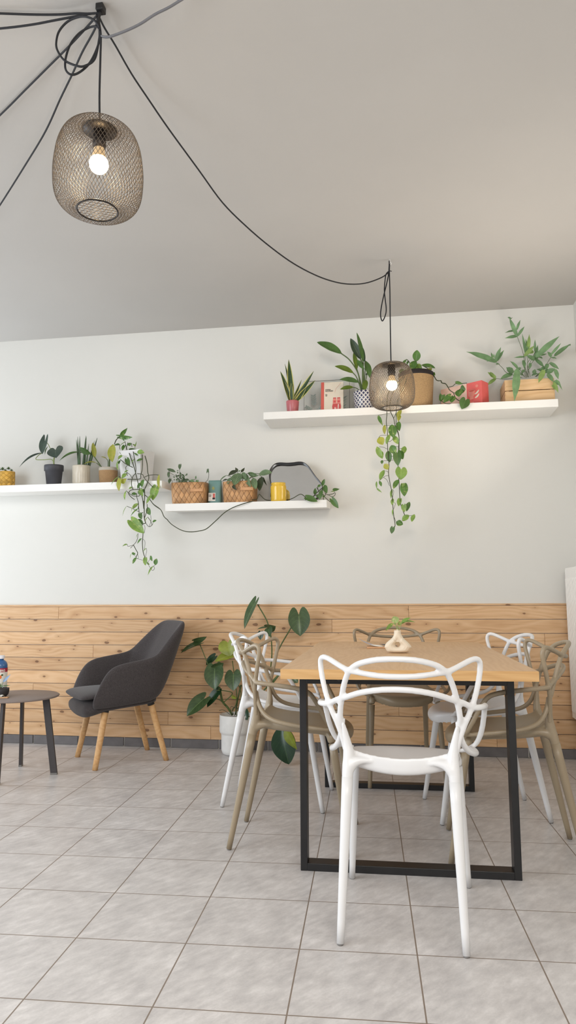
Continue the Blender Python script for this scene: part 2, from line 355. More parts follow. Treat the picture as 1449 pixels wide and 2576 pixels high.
# ------------------------------------------------------------------ mesh helpers
class MB:
    def __init__(s): s.v = []; s.f = []; s.uv = []; s.m = []; s.sm = []; s.bd = []
    def add(s, verts, faces, uvs=None, mi=0, smooth=True, board=.5):
        o = len(s.v); s.v += [tuple(v) for v in verts]
        for k, f in enumerate(faces):
            s.f.append([i+o for i in f])
            s.uv.append([uvs[i] for i in f] if uvs else [(0, 0)]*len(f)); s.m.append(mi); s.sm.append(smooth); s.bd.append(board)
        return s
    def xf(s, mat, start=0):
        for i in range(start, len(s.v)): s.v[i] = tuple(mat @ Vector(s.v[i]))
        return s
    def mesh(s, name, mats):
        me = bpy.data.meshes.new(name); me.from_pydata(s.v, [], s.f)
        me.uv_layers.new(name='UVMap'); me.color_attributes.new('board', 'FLOAT_COLOR', 'CORNER')
        me.polygons.foreach_set('material_index', s.m); me.polygons.foreach_set('use_smooth', s.sm)
        me.uv_layers['UVMap'].data.foreach_set('uv', [c for u in s.uv for t in u for c in t])
        me.color_attributes['board'].data.foreach_set('color', [c for u, bd in zip(s.uv, s.bd) for _ in u for c in (bd, bd, bd, 1.)])
        for m in (mats if isinstance(mats, (list, tuple)) else [mats]): me.materials.append(m)
        me.validate(); me.update(); return me
    def build(s, name, mats, parent=None, loc=None, label=None):
        o = bpy.data.objects.new(name, s.mesh(name, mats)); col.objects.link(o)
        if parent is not None: o.parent = parent
        if loc is not None: o.location = loc
        if label: o['label'] = label
        return o
def tag(o, label, cat, group=None, kind=None):
    o['label'] = label; o['category'] = cat
    if group: o['group'] = group
    if kind: o['kind'] = kind
    return o
def empty(name, loc=(0, 0, 0), rz=0., rx=0.):
    o = bpy.data.objects.new(name, None); col.objects.link(o); o.empty_display_size = .05
    o.location = loc; o.rotation_euler = (rx, 0, rz); return o
def inv(root):
    """world -> local of a root placed with loc/rot"""
    from mathutils import Euler
    return (Matrix.Translation(root.location) @ Euler(root.rotation_euler).to_matrix().to_4x4()).inverted()

def box(mb, c, s, bev=0., mi=0, rot=None, uvs=None, board=.5, smooth=False):
    """box centred c size s; optional chamfer"""
    bm = bmesh.new(); bmesh.ops.create_cube(bm, size=1)
    for v in bm.verts: v.co = Vector((v.co.x*s[0], v.co.y*s[1], v.co.z*s[2]))
    if bev: bmesh.ops.bevel(bm, geom=list(bm.edges), offset=bev, segments=2, affect='EDGES', profile=.5)
    bm.verts.index_update()
    off = random.random()*20
    ax = max(range(3), key=lambda k: s[k])
    vs, us = [], []
    for v in bm.verts:
        p = v.co.copy(); o2 = [k for k in range(3) if k != ax]
        us.append((p[ax]+off, p[o2[0]]+p[o2[1]]+off*.37))
        if rot is not None: p = rot @ p
        vs.append(p+Vector(c))
    mb.add(vs, [[v.index for v in f.verts] for f in bm.faces], us, mi, smooth, board); bm.free(); return mb

def catmull(pts, n=8, closed=False):
    P = [Vector(p) for p in pts]; out = []
    m = len(P); rng = range(m if closed else m-1)
    for i in rng:
        p0 = P[(i-1) % m] if closed or i > 0 else P[0]*2-P[1]
        p1 = P[i]; p2 = P[(i+1) % m]
        p3 = P[(i+2) % m] if closed or i+2 < m else P[-1]*2-P[-2]
        for k in range(n):
            t = k/n; a = t*t; b = a*t
            out.append(.5*((2*p1)+(-p0+p2)*t+(2*p0-5*p1+4*p2-p3)*a+(-p0+3*p1-3*p2+p3)*b))
    if not closed: out.append(P[-1])
    return out
def interp(vals, k):
    if not isinstance(vals, (list, tuple)): return vals
    x = k*(len(vals)-1); i = min(int(x), len(vals)-2); return vals[i]+(vals[i+1]-vals[i])*(x-i)
def tube(mb, pts, r, sides=8, n=6, smooth=True, closed=False, mi=0, caps=True, flat=1.0):
    P = catmull(pts, n, closed) if n > 1 else [Vector(p) for p in pts]
    m = len(P); T = []
    for i in range(m):
        a = P[(i-1) % m] if closed or i > 0 else P[i]; b = P[(i+1) % m] if closed or i < m-1 else P[i]
        t = b-a; T.append(t.normalized() if t.length > 1e-9 else Vector((0, 0, 1)))
    nrm = T[0].orthogonal().normalized(); vs = []; us = []
    for i in range(m):
        if i: 
            nrm = nrm-T[i]*nrm.dot(T[i]); nrm = nrm.normalized() if nrm.length > 1e-6 else T[i].orthogonal().normalized()
        bi = T[i].cross(nrm); rr = interp(r, i/max(1, m-1))
        for j in range(sides):
            a = 2*math.pi*j/sides
            vs.append(P[i]+nrm*(math.cos(a)*rr)+bi*(math.sin(a)*rr*flat)); us.append((i/m*3, j/sides*.1))
    fs = []
    for i in range(m if closed else m-1):
        for j in range(sides):
            a = i*sides+j; b = i*sides+(j+1) % sides; i2 = (i+1) % m
            fs.append([a, b, i2*sides+(j+1) % sides, i2*sides+j])
    if caps and not closed: fs.append(list(range(sides))[::-1]); fs.append([(m-1)*sides+j for j in range(sides)])
    mb.add(vs, fs, us, mi, smooth); return mb
def lathe(mb, prof, segs=40, c=(0, 0, 0), mi=0, smooth=True, sx=1., sy=1., cap=True, power=None):
    """profile [(r,z)] ; power -> superellipse plan"""
    vs, us, fs = [], [], []
    tot = sum(math.hypot(prof[i+1][0]-prof[i][0], prof[i+1][1]-prof[i][1]) for i in range(len(prof)-1)) or 1
    acc = 0; z0 = min(p[1] for p in prof); z1 = max(p[1] for p in prof)
    for i, (r, z) in enumerate(prof):
        for j in range(segs+1):
            a = 2*math.pi*j/segs; ca, sa = math.cos(a), math.sin(a); k = 1
            if power: k = (abs(ca)**power+abs(sa)**power)**(-1/power)
            vs.append((c[0]+r*ca*sx*k, c[1]+r*sa*sy*k, c[2]+z)); us.append((j/segs, (z-z0)/max(1e-6, z1-z0)))
    w = segs+1
    for i in range(len(prof)-1):
        for j in range(segs): fs.append([i*w+j, i*w+j+1, (i+1)*w+j+1, (i+1)*w+j])
    mb.add(vs, fs, us, mi, smooth)
    return mb
def disc(mb, r, z, segs=32, c=(0, 0, 0), mi=0, sx=1., sy=1., power=None):
    vs = [(c[0], c[1], c[2]+z)]; us = [(.5, .5)]
    for j in range(segs):
        a = 2*math.pi*j/segs; k = 1
        if power: k = (abs(math.cos(a))**power+abs(math.sin(a))**power)**(-1/power)
        vs.append((c[0]+r*math.cos(a)*sx*k, c[1]+r*math.sin(a)*sy*k, c[2]+z)); us.append((.5+.5*math.cos(a), .5+.5*math.sin(a)))
    mb.add(vs, [[0, 1+j, 1+(j+1) % segs] for j in range(segs)], us, mi, False); return mb
def prism(mb, outline, d0, d1, plane='xz', mi=0, smooth=False):
    """extrude a 2D outline; plane xz -> depth along y"""
    n = len(outline); vs = []
    for d in (d0, d1):
        for a, b in outline: vs.append((a, d, b) if plane == 'xz' else (a, b, d))
    fs = [list(range(n)), list(range(2*n-1, n-1, -1))]+[[i, i+n, (i+1) % n+n, (i+1) % n] for i in range(n)]
    us = [(a, b) for a, b in outline]*2
    mb.add(vs, fs, us, mi, smooth); return mb

PROF = {
 'heart': lambda u: (math.sin(math.pi*min(1, u*.76+.24)**1.0))**.85 * (1 if u < .9 else max(0, (1-u)/.1)**.35),
 'oval': lambda u: math.sin(math.pi*u**.9)**.75,
 'lance': lambda u: math.sin(math.pi*u**.72)**.95,
 'sword': lambda u: min(1, .62+u*1.1)*(1-u**3.2),
 'finger': lambda u: (.55+.45*math.sin(math.pi*min(1, u*1.1)))*(1-u**5),
}
def leaf(mb, B, T, w, kind='lance', nrm=(0, -1, .25), roll=0., bend=.10, fold=.25, droop=0., mi=0, nu=10, nv=3, wav=0., lobe=None):
    B, T = Vector(B), Vector(T); a = T-B; Ln = a.length
    if Ln < 1e-5: return mb
    ax = a/Ln; n = Vector(nrm); n = n-ax*n.dot(ax)
    n = n.normalized() if n.length > 1e-4 else ax.orthogonal().normalized()
    n = Matrix.Rotation(R(roll), 3, ax) @ n; s = ax.cross(n)
    if lobe is None: lobe = .15 if kind == 'heart' else (.03 if kind == 'oval' else 0)
    vs, us, fs = [], [], []
    ph = random.random()*6
    for i in range(nu+1):
        u = i/nu; h = PROF[kind](u)*w/2
        if i == nu: h = 0.0005
        if i == 0 and kind != 'heart': h = max(.0008, h*.3)
        for j in range(-nv, nv+1):
            v = j/nv; av = abs(v)
            along = u*Ln - lobe*Ln*math.sin(2.45*av**.85)*(1-u)**2*1.7
            p = B+ax*along+s*(v*h)+n*(bend*Ln*4*u*(1-u)*.5 - bend*Ln*.5*u*0)+n*(fold*av**1.4*h)
            if droop: p.z -= droop*Ln*u*u
            if wav: p += n*(wav*w*av*math.sin(u*16+ph+(1.5 if v > 0 else 0)))
            vs.append(p); us.append((.5+v*.5*.999, min(.999, u)))
    k = 2*nv+1
    for i in range(nu):
        for j in range(2*nv): fs.append([i*k+j, i*k+j+1, (i+1)*k+j+1, (i+1)*k+j])
    mb.add(vs, fs, us, mi, True); return mb
class View:
    """positions read off a detail of the survey photograph, set at a real depth Y"""
    def __init__(s, x0, y0, k, Y): s.x0, s.y0, s.k, s.Y = x0, y0, k, Y
    def p(s, x, y, dy=0.): return at(s.x0+x/s.k, s.y0+y/s.k, s.Y+dy)
    def w(s, w, dy=0.): return w/s.k*unit(s.Y+dy)
def leaves(mb, V, rows, dj=.02):
    """rows: bx,by,tx,ty,w,kind,mi[,roll[,dyb[,dyt]]]"""
    for r in rows:
        bx, by, tx, ty, w, kind, mi = r[:7]; w = w*1.14; roll = r[7] if len(r) > 7 else random.uniform(-18, 18)
        db = r[8] if len(r) > 8 else random.uniform(-dj, dj); dt = r[9] if len(r) > 9 else db-random.uniform(0, dj)
        leaf(mb, V.p(bx, by, db), V.p(tx, ty, dt), V.w(w), kind, roll=roll, mi=mi, bend=random.uniform(.04, .16))
def stems(mb, V, rows, r=.002, sides=6):
    for s in rows:
        rr = r
        if isinstance(s[0], (int, float)): rr, s = s[0], s[1:]
        tube(mb, [V.p(q[0], q[1], q[2] if len(q) > 2 else 0) for q in s], rr, sides, 5)
def local(mb, root): return mb.xf(inv(root))

def text_mesh(txt, size, mat, name='lettering', bold=.0):
    cu = bpy.data.curves.new('t', 'FONT'); cu.body = txt; cu.size = size; cu.offset = bold; cu.extrude = .0003
    o = bpy.data.objects.new('t', cu); col.objects.link(o)
    dg = bpy.context.evaluated_depsgraph_get(); me = bpy.data.meshes.new_from_object(o.evaluated_get(dg))
    bpy.data.objects.remove(o); me.materials.clear(); me.materials.append(mat); return me
def add_text(txt, size, mat, parent, loc, rot=(math.pi/2, 0, 0), bold=0., name='lettering'):
    me = text_mesh(txt, size, mat, bold=bold); o = bpy.data.objects.new(name, me); col.objects.link(o)
    o.parent = parent; o.location = loc; o.rotation_euler = rot; return o

# ------------------------------------------------------------------ room
def struct(o, label): return tag(o, label, 'structure', kind='structure')
XL, YF = -5.0, -2.6
mb = MB(); mb.add([(XL, YF, 0), (XR, YF, 0), (XR, D, 0), (XL, D, 0)], [[0, 1, 2, 3]], smooth=False)
struct(mb.build('floor', MT['floor']), 'grey square floor tiles with thin grout lines')
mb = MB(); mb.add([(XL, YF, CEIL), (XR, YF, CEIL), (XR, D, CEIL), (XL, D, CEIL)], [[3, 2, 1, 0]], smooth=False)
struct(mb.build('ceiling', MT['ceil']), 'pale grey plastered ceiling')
mb = MB(); box(mb, ((XL+XR)/2, D+.05, CEIL/2), (XR-XL+.2, .1, CEIL))
struct(mb.build('wall_back', MT['wall']), 'white plastered back wall above the pine boards')
mb = MB(); box(mb, (XR+.05, (YF+D)/2, CEIL/2), (.1, D-YF, CEIL))
struct(mb.build('wall_right', MT['wall']), 'white side wall at the right edge')
# tiled skirting
mb = MB(); x = XL
xs = -2.9
while xs < XR-.02:
    x1 = min(xs+.332, XR-.002); box(mb, ((xs+x1)/2, D-.0055, .03), (x1-xs-.004, .011, .056), .001); xs += .336
box(mb, ((XL+XR)/2, D-.004, .003), (XR-XL-.02, .008, .004), mi=1)
struct(mb.build('baseboard_back', [MT['skirt'], MT['grout']]), 'low dark grey tile skirting under the pine boards')
# pine boards
mb = MB(); rows = 10; z0, z1 = .060, WZ-.012; hgt = (z1-z0)/rows
joints = [[-.93, .62], [-1.75, -.10, .9], [-.75], [-1.35, 1.02, -.35], [-2.05, .35], [-.55], [-1.2, .75], [-.85, .1], [-1.9, .5], [-1.15, .98]]
# board ends seen on the top rows and the bottom rows
px_j = {9: [147, 1030], 8: [836], 7: [1370, 500], 6: [237], 5: [610, 1150], 4: [1285], 3: [90, 760], 2: [1000], 1: [427, 930], 0: [533, 1240]}
for i in range(rows):
    zc = z0+hgt*(i+.5)
    js = sorted([at(p, 1620, D).x for p in px_j[i]]); ed = [XL+.01]+js+[XR-.003]
    for a, b in zip(ed[:-1], ed[1:]):
        off = random.random()*30; bd = random.random()
        k = len(mb.v)
        box(mb, ((a+b)/2, D-.0065, zc), (b-a-.0012, .013, hgt-.0035), .0018, board=bd)
box(mb, ((XL+XR)/2, D-.008, WZ-.006), (XR-XL-.01, .018, .012), .001, board=.6)
struct(mb.build('trim_1', MT['pine']), 'knotty pine board cladding along the lower wall')

# ------------------------------------------------------------------ shelves
def tilted_box(x0, x1, dep, z, t, mat, name):
    o = empty_mesh = None
    mb = MB(); box(mb, ((x0+x1)/2-x0, -dep/2, .025), (x1-x0, dep, .05), .0012)
    o = mb.build(name, mat); o.location = (x0, D-.001, z); o.rotation_euler = (R(t), 0, 0); return o
SH = {}
def shelf(key, x0, x1, z, t, label):
    o = tilted_box(x0, x1, .26, z, t, MT['shelf'], 'floating_shelf'); tag(o, label, 'shelf'); SH[key] = (z, t); return o
shelf('R', -.8655, 1.0245, 2.1995, 0., 'longest white floating shelf, highest on the right under the crate')
shelf('M', -1.541, -.4460, 1.617, 4.8, 'short white floating shelf in the middle carrying the mirror')
shelf('L', -3.40, -1.5665, 1.770, 3.0, 'white floating shelf at left running out of the picture')
def on_shelf(name, key, px, py, back, rz=0.):
    """root standing on a shelf, centre `back` metres from the wall, under image column px"""
    z, t = SH[key]; t = R(t); Y = D-.001-back*math.cos(t)-.05*math.sin(t)*0
    zz = z+.05*math.cos(t)-back*math.sin(t)
    x = at(px, py, Y).x
    return empty(name, (x, Y, zz+.0006), rz, t)

# ------------------------------------------------------------------ looped plastic chair
def remeshed(mb, name, vox=.0045, smooth=6, sub=0):
    me = mb.mesh(name, []); me.materials.clear(); o = bpy.data.objects.new(name, me); col.objects.link(o)
    if sub: o.modifiers.new('u', 'SUBSURF').levels = sub
    m = o.modifiers.new('r', 'REMESH'); m.mode = 'VOXEL'; m.voxel_size = vox; m.use_smooth_shade = True
    s = o.modifiers.new('s', 'SMOOTH'); s.iterations = smooth; s.factor = .5
    dg = bpy.context.evaluated_depsgraph_get(); me2 = bpy.data.meshes.new_from_object(o.evaluated_get(dg))
    bpy.data.objects.remove(o); me2.name = name
    for p in me2.polygons: p.use_smooth = True
    return me2
def mir(pts): return [(-p[0], p[1], p[2]) for p in pts]
A_ = [(.170, -.137, .53), (.182, -.138, .575), (.200, -.138, .622), (.213, -.136, .65), (.231, -.128, .695), (.245, -.119, .745), (.253, -.111, .79), (.2515, -.115, .812), (.241, -.125, .8195), (.222, -.142, .816), (.193, -.167, .803), (.163, -.190, .790), (.141, -.202, .784), (.110, -.214, .780), (.055, -.229, .774), (0, -.233, .7725)]
B_ = [(.180, -.134, .612), (.186, -.145, .640), (.179, -.160, .690), (.167, -.178, .742), (.149, -.196, .782), (.120, -.217, .806), (.074, -.237, .820), (.034, -.246, .825), (0, -.249, .826)]
C_ = [(.236, -.124, .673), (.222, -.134, .674), (.196, -.150, .688), (.165, -.170, .699), (.118, -.197, .717), (.06, -.216, .729), (0, -.222, .733)]
RAIL = [(.180, -.138, .630), (.184, -.130, .594), (.194, -.113, .558), (.210, -.085, .532), (.226, -.045, .517), (.236, .01, .507), (.238, .07, .499), (.234, .13, .492), (.224, .168, .487), (.206, .186, .480), (.184, .190, .474)]
ARM = [(.218, -.136, .674), (.240, -.122, .671), (.258, -.090, .669), (.268, -.02, .662), (.272, .050, .652), (.273, .092, .637), (.271, .116, .608), (.266, .138, .569), (.256, .158, .530), (.242, .172, .503), (.222, .182, .488)]
mbb = MB()
full = lambda half: [tuple(p) for p in half]+[tuple(p) for p in mir(half[::-1])[1:]]
tube(mbb, full(A_), .0095, 10, 5); tube(mbb, full(B_), .0100, 10, 5); tube(mbb, full(C_), .0100, 10, 5)
mesh_back = remeshed(mbb, 'backrest', .004, 5)
arms = []
for s in (1, -1):
    mba = MB(); f = (lambda q: q) if s == 1 else mir
    tube(mba, f(RAIL), [.0100]*8+[.009, .007], 10, 5); tube(mba, f(ARM), [.0100]*8+[.009, .008], 10, 5)
    arms.append(remeshed(mba, 'armrest', .004, 5))
# seat shell
cl = [(-.152, .524, .148, .468), (-.140, .508, .154, .460), (-.10, .490, .164, .454), (-.05, .478, .176, .450), (0, .472, .186, .447), (.06, .470, .192, .445), (.12, .473, .192, .445), (.17, .478, .186, .444), (.21, .481, .172, .440), (.238, .474, .154, .434), (.254, .456, .136, .426), (.256, .436, .120, .420)]
mbs = MB(); vs = []; nvv = 10
for top in (0, 1):
    for (y, zt, hw, zb) in cl:
        for j in range(-nvv, nvv+1):
            v = j/nvv; edge = .026*max(0, 1-max(0, (y-.05))/.17) if y > .05 else .026
            if y < -.12: edge = .020
            if top == 0: z = zt+edge*abs(v)**2.2
            else: z = min(zb+.024*abs(v)**2*(1 if y < .1 else max(0, 1-(y-.1)/.1)), zt+edge-.020)
            yy = y-(.012 if top else 0)*(1 if y > .2 else 0)+(.018*abs(v)**2 if y < -.1 else 0)-(.05*abs(v)**3 if y > .2 else 0)
            vs.append((v*hw*(1 if top == 0 else .985), yy, z))
k = 2*nvv+1; nr = len(cl); fs = []
for i in range(nr-1):
    for j in range(k-1):
        a = i*k+j; fs.append([a, a+1, a+k+1, a+k]); b = nr*k+a; fs.append([b, b+k, b+k+1, b+1])
for i in range(nr-1):
    for j in (0, k-1):
        a = i*k+j; b = nr*k+a; q = [a, a+k, b+k, b]; fs.append(q if j == 0 else q[::-1])
for j in range(k-1):
    for i in (0, nr-1):
        a = i*k+j; b = nr*k+a; q = [a, b, b+1, a+1]; fs.append(q if i == 0 else q[::-1])
mbs.add(vs, fs)
for s in (1, -1):
    f = (lambda q: q) if s == 1 else mir
    tube(mbs, f([(.1640, -.1565, .4480), (.1640, -.155, .4545), (.1625, -.148, .485), (.161, -.140, .52), (.166, -.137, .553), (.173, -.141, .590), (.178, -.146, .620)]), [.0184, .0186, .0195, .0190, .0150, .0105, .006], 12, 4)
    tube(mbs, f([(.162, -.149, .480), (.142, -.146, .497), (.115, -.144, .503), (.08, -.142, .500)]), [.022, .017, .011, .005], 12, 4)
    tube(mbs, f([(.161, -.146, .482), (.160, -.115, .492), (.160, -.08, .492), (.164, -.04, .484)]), [.021, .017, .011, .005], 12, 4)
    tube(mbs, f([(.180, .176, .428), (.177, .168, .452), (.170, .155, .470)]), [.0165, .018, .012], 12, 4)
mesh_seat = remeshed(mbs, 'seat', .0036, 10, 1)
def leg_mesh(top, bot, r0, r1):
    m = MB(); tube(m, [top, tuple((a+b)/2 for a, b in zip(top, bot)), (bot[0], bot[1], .004)], [r0, (r0*.52+r1*.48), r1], 20, 4)
    tube(m, [(bot[0], bot[1], .004), (bot[0], bot[1], 0)], [r1*.8, r1*.8], 12, 1, mi=1); return m
legs = []
for s in (1, -1):
    legs.append(leg_mesh((s*.164, -.1555, .4535), (s*.180, -.2485, 0), .0179, .0108))
    legs.append(leg_mesh((s*.180, .1765, .426), (s*.205, .2485, 0), .0165, .0108))
leg_meshes = {k: [l.mesh('leg', [MT[k], MT['foot_grey']]) for l in legs] for k in ('white_plastic', 'taupe_plastic')}
def with_mat(me, k):
    m = me.copy(); m.materials.clear(); m.materials.append(MT[k]); return m
chair_meshes = {k: dict(seat=with_mat(mesh_seat, k), backrest=with_mat(mesh_back, k), arm=[with_mat(a, k) for a in arms]) for k in leg_meshes}
def chair(x, y, rz, k, label, group):
    r = empty('looped_chair', (x, y, 0), R(rz)); tag(r, label, 'chair', group)
    def part(n, me):
        o = bpy.data.objects.new(n, me); col.objects.link(o); o.parent = r
    part('seat', chair_meshes[k]['seat']); part('backrest', chair_meshes[k]['backrest'])
    for a in chair_meshes[k]['arm']: part('armrest', a)
    for l in leg_meshes[k]: part('leg', l)
    return r
GW, GT = 'white looped-back chairs around the wooden table', 'taupe looped-back chairs around the wooden table'
chair(.002, 2.437, -3.2, 'white_plastic', 'white looped-back plastic chair nearest, seen from behind at the near end of the table', GW)
chair(-.456, 3.104, -89, 'taupe_plastic', 'taupe looped-back plastic chair on the left side of the table, nearest the viewer', GT)
chair(-.622, 3.663, -90.8, 'white_plastic', 'white looped-back plastic chair on the left side of the table, beside the big potted plant', GW)
chair(0.0, 4.19, -173, 'taupe_plastic', 'taupe looped-back plastic chair at the far table end, back to the pine boards', GT)
chair(.433, 3.073, 87.4, 'taupe_plastic', 'taupe looped-back plastic chair on the right side of the table', GT)
chair(.385, 3.595, 98.8, 'white_plastic', 'white looped-back plastic chair on the right side of the table, behind the taupe one', GW)

# ------------------------------------------------------------------ dining table
tb = empty('dining_table', (.006, 3.39, 0), R(1.2)); tag(tb, 'oak-look dining table on black rectangular steel frames', 'table')
W2, L2, TZ = .452, .815, .755
mb = MB()
def slab(mb, hw, hl, z0, z1, mi_top=0, mi_edge=1):
    b = .0012
    vs = [(-hw, -hl, z0), (hw, -hl, z0), (hw, hl, z0), (-hw, hl, z0), (-hw, -hl, z1-b), (hw, -hl, z1-b), (hw, hl, z1-b), (-hw, hl, z1-b),
          (-hw+b, -hl+b, z1), (hw-b, -hl+b, z1), (hw-b, hl-b, z1), (-hw+b, hl-b, z1)]
    mb.add(vs, [[8, 9, 10, 11]], [(v[1], v[0]) for v in vs], mi_top, False, .55)
    mb.add(vs, [[0, 1, 5, 4], [2, 3, 7, 6], [4, 5, 9, 8], [6, 7, 11, 10]], [(v[0], v[2]) for v in vs], mi_edge, False, .6)
    mb.add(vs, [[1, 2, 6, 5], [3, 0, 4, 7], [5, 6, 10, 9], [7, 4, 8, 11], [3, 2, 1, 0]], [(v[1], v[2]) for v in vs], mi_edge, False, .6)
slab(mb, W2, L2, TZ-.035, TZ)
mb.build('tabletop', [MT['oak'], MT['oak_edge']], tb)
def frame(wc, xl, xr, yf, dep, name):
    m = MB(); top = TZ-.0355; t = .026; yc = yf+dep/2; xc = (xl+xr)/2
    box(m, (xl+t/2, yc, top/2), (t, dep, top), .0015); box(m, (xr-t/2, yc, top/2), (t, dep, top), .0015)
    box(m, (xc, yc, .0135), (xr-xl-2*t, dep, .027), .0015); box(m, (xc, yc, top-.018), (xr-xl-2*t, dep, .036), .0015)
    o = m.build(name, MT['black_steel'], tb)
    for sx in (-.62, .62):
        b = MB(); lathe(b, [(0, .004), (.006, .003), (.0075, 0)], 12)
        b.xf(Matrix.Translation((xc+sx*(xr-xl)/2, yf, top-.018)) @ Matrix.Rotation(R(90), 4, 'X')); b.build('bolt', MT['dark_metal'], o)
ti = inv(tb)
def tl(x, y): return ti @ Vector((x, y, 0))
a0 = tl(-.384, 2.757); a1 = tl(.417, 2.757)
frame(0, a0.x, a1.x, (a0.y+a1.y)/2-.006, .06, 'leg_frame')
a0 = tl(-.413, 3.91); a1 = tl(.373, 3.93)
frame(0, a0.x, a1.x, a1.y, .05, 'leg_frame')

# donut vase
TZt = TZ+.0005
vb = onz(1002, 1644, TZ); vY = vb.y+.03
vs_ = empty('ring_vase', (at(1001, 1644, vY).x, vY, TZt)); tag(vs_, 'cream ceramic vase with a hole through its belly on the table', 'vase')
u_ = unit(vY)
def ring_vase():
    # belly as a lens-shaped torus lofted around the hole, then a neck, fused by remeshing
    m = MB(); s = u_/7.245
    outl = [(0, 400), (-52, 470), (-95, 555), (-200, 645), (-240, 715), (-225, 750), (-185, 808), (-90, 826), (0, 828), (90, 826), (185, 812), (225, 760), (247, 722), (215, 670), (105, 560), (52, 470)]
    outl = [((x-(-1))*s, (826-y)*s) for x, y in outl]
    hole = [(-2+42*math.cos(t), 680-40*math.sin(t)) for t in [math.pi/2+2*math.pi*i/16 for i in range(16)]]
    hole = [((x)*s, (826-y)*s) for x, y in hole]
    nseg = 14; th = .026
    O = catmull([(x, 0, z) for x, z in outl], 4, True); H = catmull([(x, 0, z) for x, z in hole], 4, True)
    cnt = len(O); vs = []; fs = []
    for i in range(cnt):
        for j in range(nseg):
            a = 2*math.pi*j/nseg; t = .5-.5*math.cos(a); y = math.sin(a)*th*(1.0 if O[i].z < 280*s else .82)
            p = O[i].lerp(H[i], t); vs.append((p.x, y, p.z))
    for i in range(cnt):
        for j in range(nseg): fs.append([i*nseg+j, i*nseg+(j+1) % nseg, ((i+1) % cnt)*nseg+(j+1) % nseg, ((i+1) % cnt)*nseg+j])
    m.add(vs, fs); 
    q = len(m.v); lathe(m, [(.0, .05), (.0175, .05), (.0165, .075), (.0160, .100), (.0160, .1035), (.0115, .1035), (.0115, .085), (.0, .085)], 24)
    return m
m = ring_vase(); zmin = min(v[2] for v in m.v)
me = remeshed(m, 'vase_body', .0018, 4); me.materials.append(MT['vase'])
zs = min(v.co.z for v in me.vertices)
o = bpy.data.objects.new('vase_body', me); col.objects.link(o); o.parent = vs_; o.location = (0, 0, -zs)
V = View(880, 1530, 7.245, vY)
spr = empty('leafy_cutting', V.p(870, 420)); tag(spr, 'green and cream leaf cutting standing in the ring vase', 'plant')
m = MB(); leaves(m, V, [(785, 275, 655, 410, 70, 'lance', 0, 25, 0, -.03), (850, 275, 800, 148, 125, 'oval', 1, 5, 0, .01), (895, 310, 915, 235, 60, 'oval', 1, 10), (940, 270, 1195, 255, 95, 'lance', 0, -60, 0, -.02), (835, 285, 800, 262, 40, 'oval', 1, 0)])
# arched right leaf: second half drooping
leaf(m, V.p(938, 282), V.p(1110, 170), V.w(95), 'lance', roll=-35, mi=0, bend=.12)
local(m, spr).build('foliage', [MT['pothos'], leaf_mat('cream_speckled_leaf', rgb(150, 168, 100), rgb(190, 200, 150), rgb(222, 222, 180), 'pothos')], spr)
m = MB(); stems(m, V, [[(856, 455), (852, 350), (840, 285)], [(876, 455), (880, 360), (868, 300)], [(892, 455), (905, 370), (945, 290), (942, 270)], [(868, 455), (862, 340), (790, 275)]], .0016)
local(m, spr).build('stem', MT['stem_pale'], spr)
# papers and tray
tY = onz(985, 1632, TZ).y
tr = empty('snack_tray', (at(950, 1632, tY+.06).x, tY+.06, TZt), R(4)); tag(tr, 'small light wooden tray on the table beside the vase', 'tray')
m = MB(); box(m, (0.03, 0, .004), (.17, .10, .008), .002); m.build('tray_board', MT['wood_tray'], tr)
def packet(x, y, z, rz, sx, sy, mat, label, tilt=8, name='sachet'):
    r_ = empty(name, (x, y, z), R(rz)); tag(r_, label, 'packet')
    g = MB(); nx, ny = 8, 4; vs, us, fs = [], [], []
    for zt in (0, 1):
        for i in range(nx+1):
            for j in range(ny+1):
                a, b = i/nx-.5, j/ny-.5; bul = max(0, (1-(2*a)**2)*(1-(2*b)**2))
                z_ = (a+.5)*math.tan(R(tilt))*sx*(1 if a < 0 else 1)*.0 + (.5-a)**2*math.tan(R(tilt))*sx
                vs.append((a*sx, b*sy, z_+(.0008+.005*bul if zt else 0))); us.append((a, b))
    w = ny+1; o_ = (nx+1)*w
    for i in range(nx):
        for j in range(ny):
            q = i*w+j; fs.append([q, q+1, q+w+1, q+w]); fs.append([o_+q, o_+q+w, o_+q+w+1, o_+q+1])
    for i in range(nx):
        for j in (0, ny):
            q = i*w+j; fs.append([q, q+w, o_+q+w, o_+q])
    for j in range(ny):
        for i in (0, nx): q = i*w+j; fs.append([q, q+1, o_+q+1, o_+q])
    g.add(vs, fs, us); g.build('wrapper', mat, r_); return r_
tx, ty = tr.location.x, tr.location.y
packet(tx-.045, ty+.01, TZt+.0085, 6, .10, .060, MT['foil'], 'silvery grey sachet lying on the tray, leftmost one', 20)
packet(tx+.000, ty-.022, TZt+.0085, -8, .060, .034, MT['paper'], 'white paper sachet lying on the front of the tray', 6)
packet(tx+.055, ty+.018, TZt+.0085, 12, .085, .050, plain('black_grey_wrapper', rgb(70, 70, 78), .4), 'dark grey sachet on the tray behind the vase', 6)

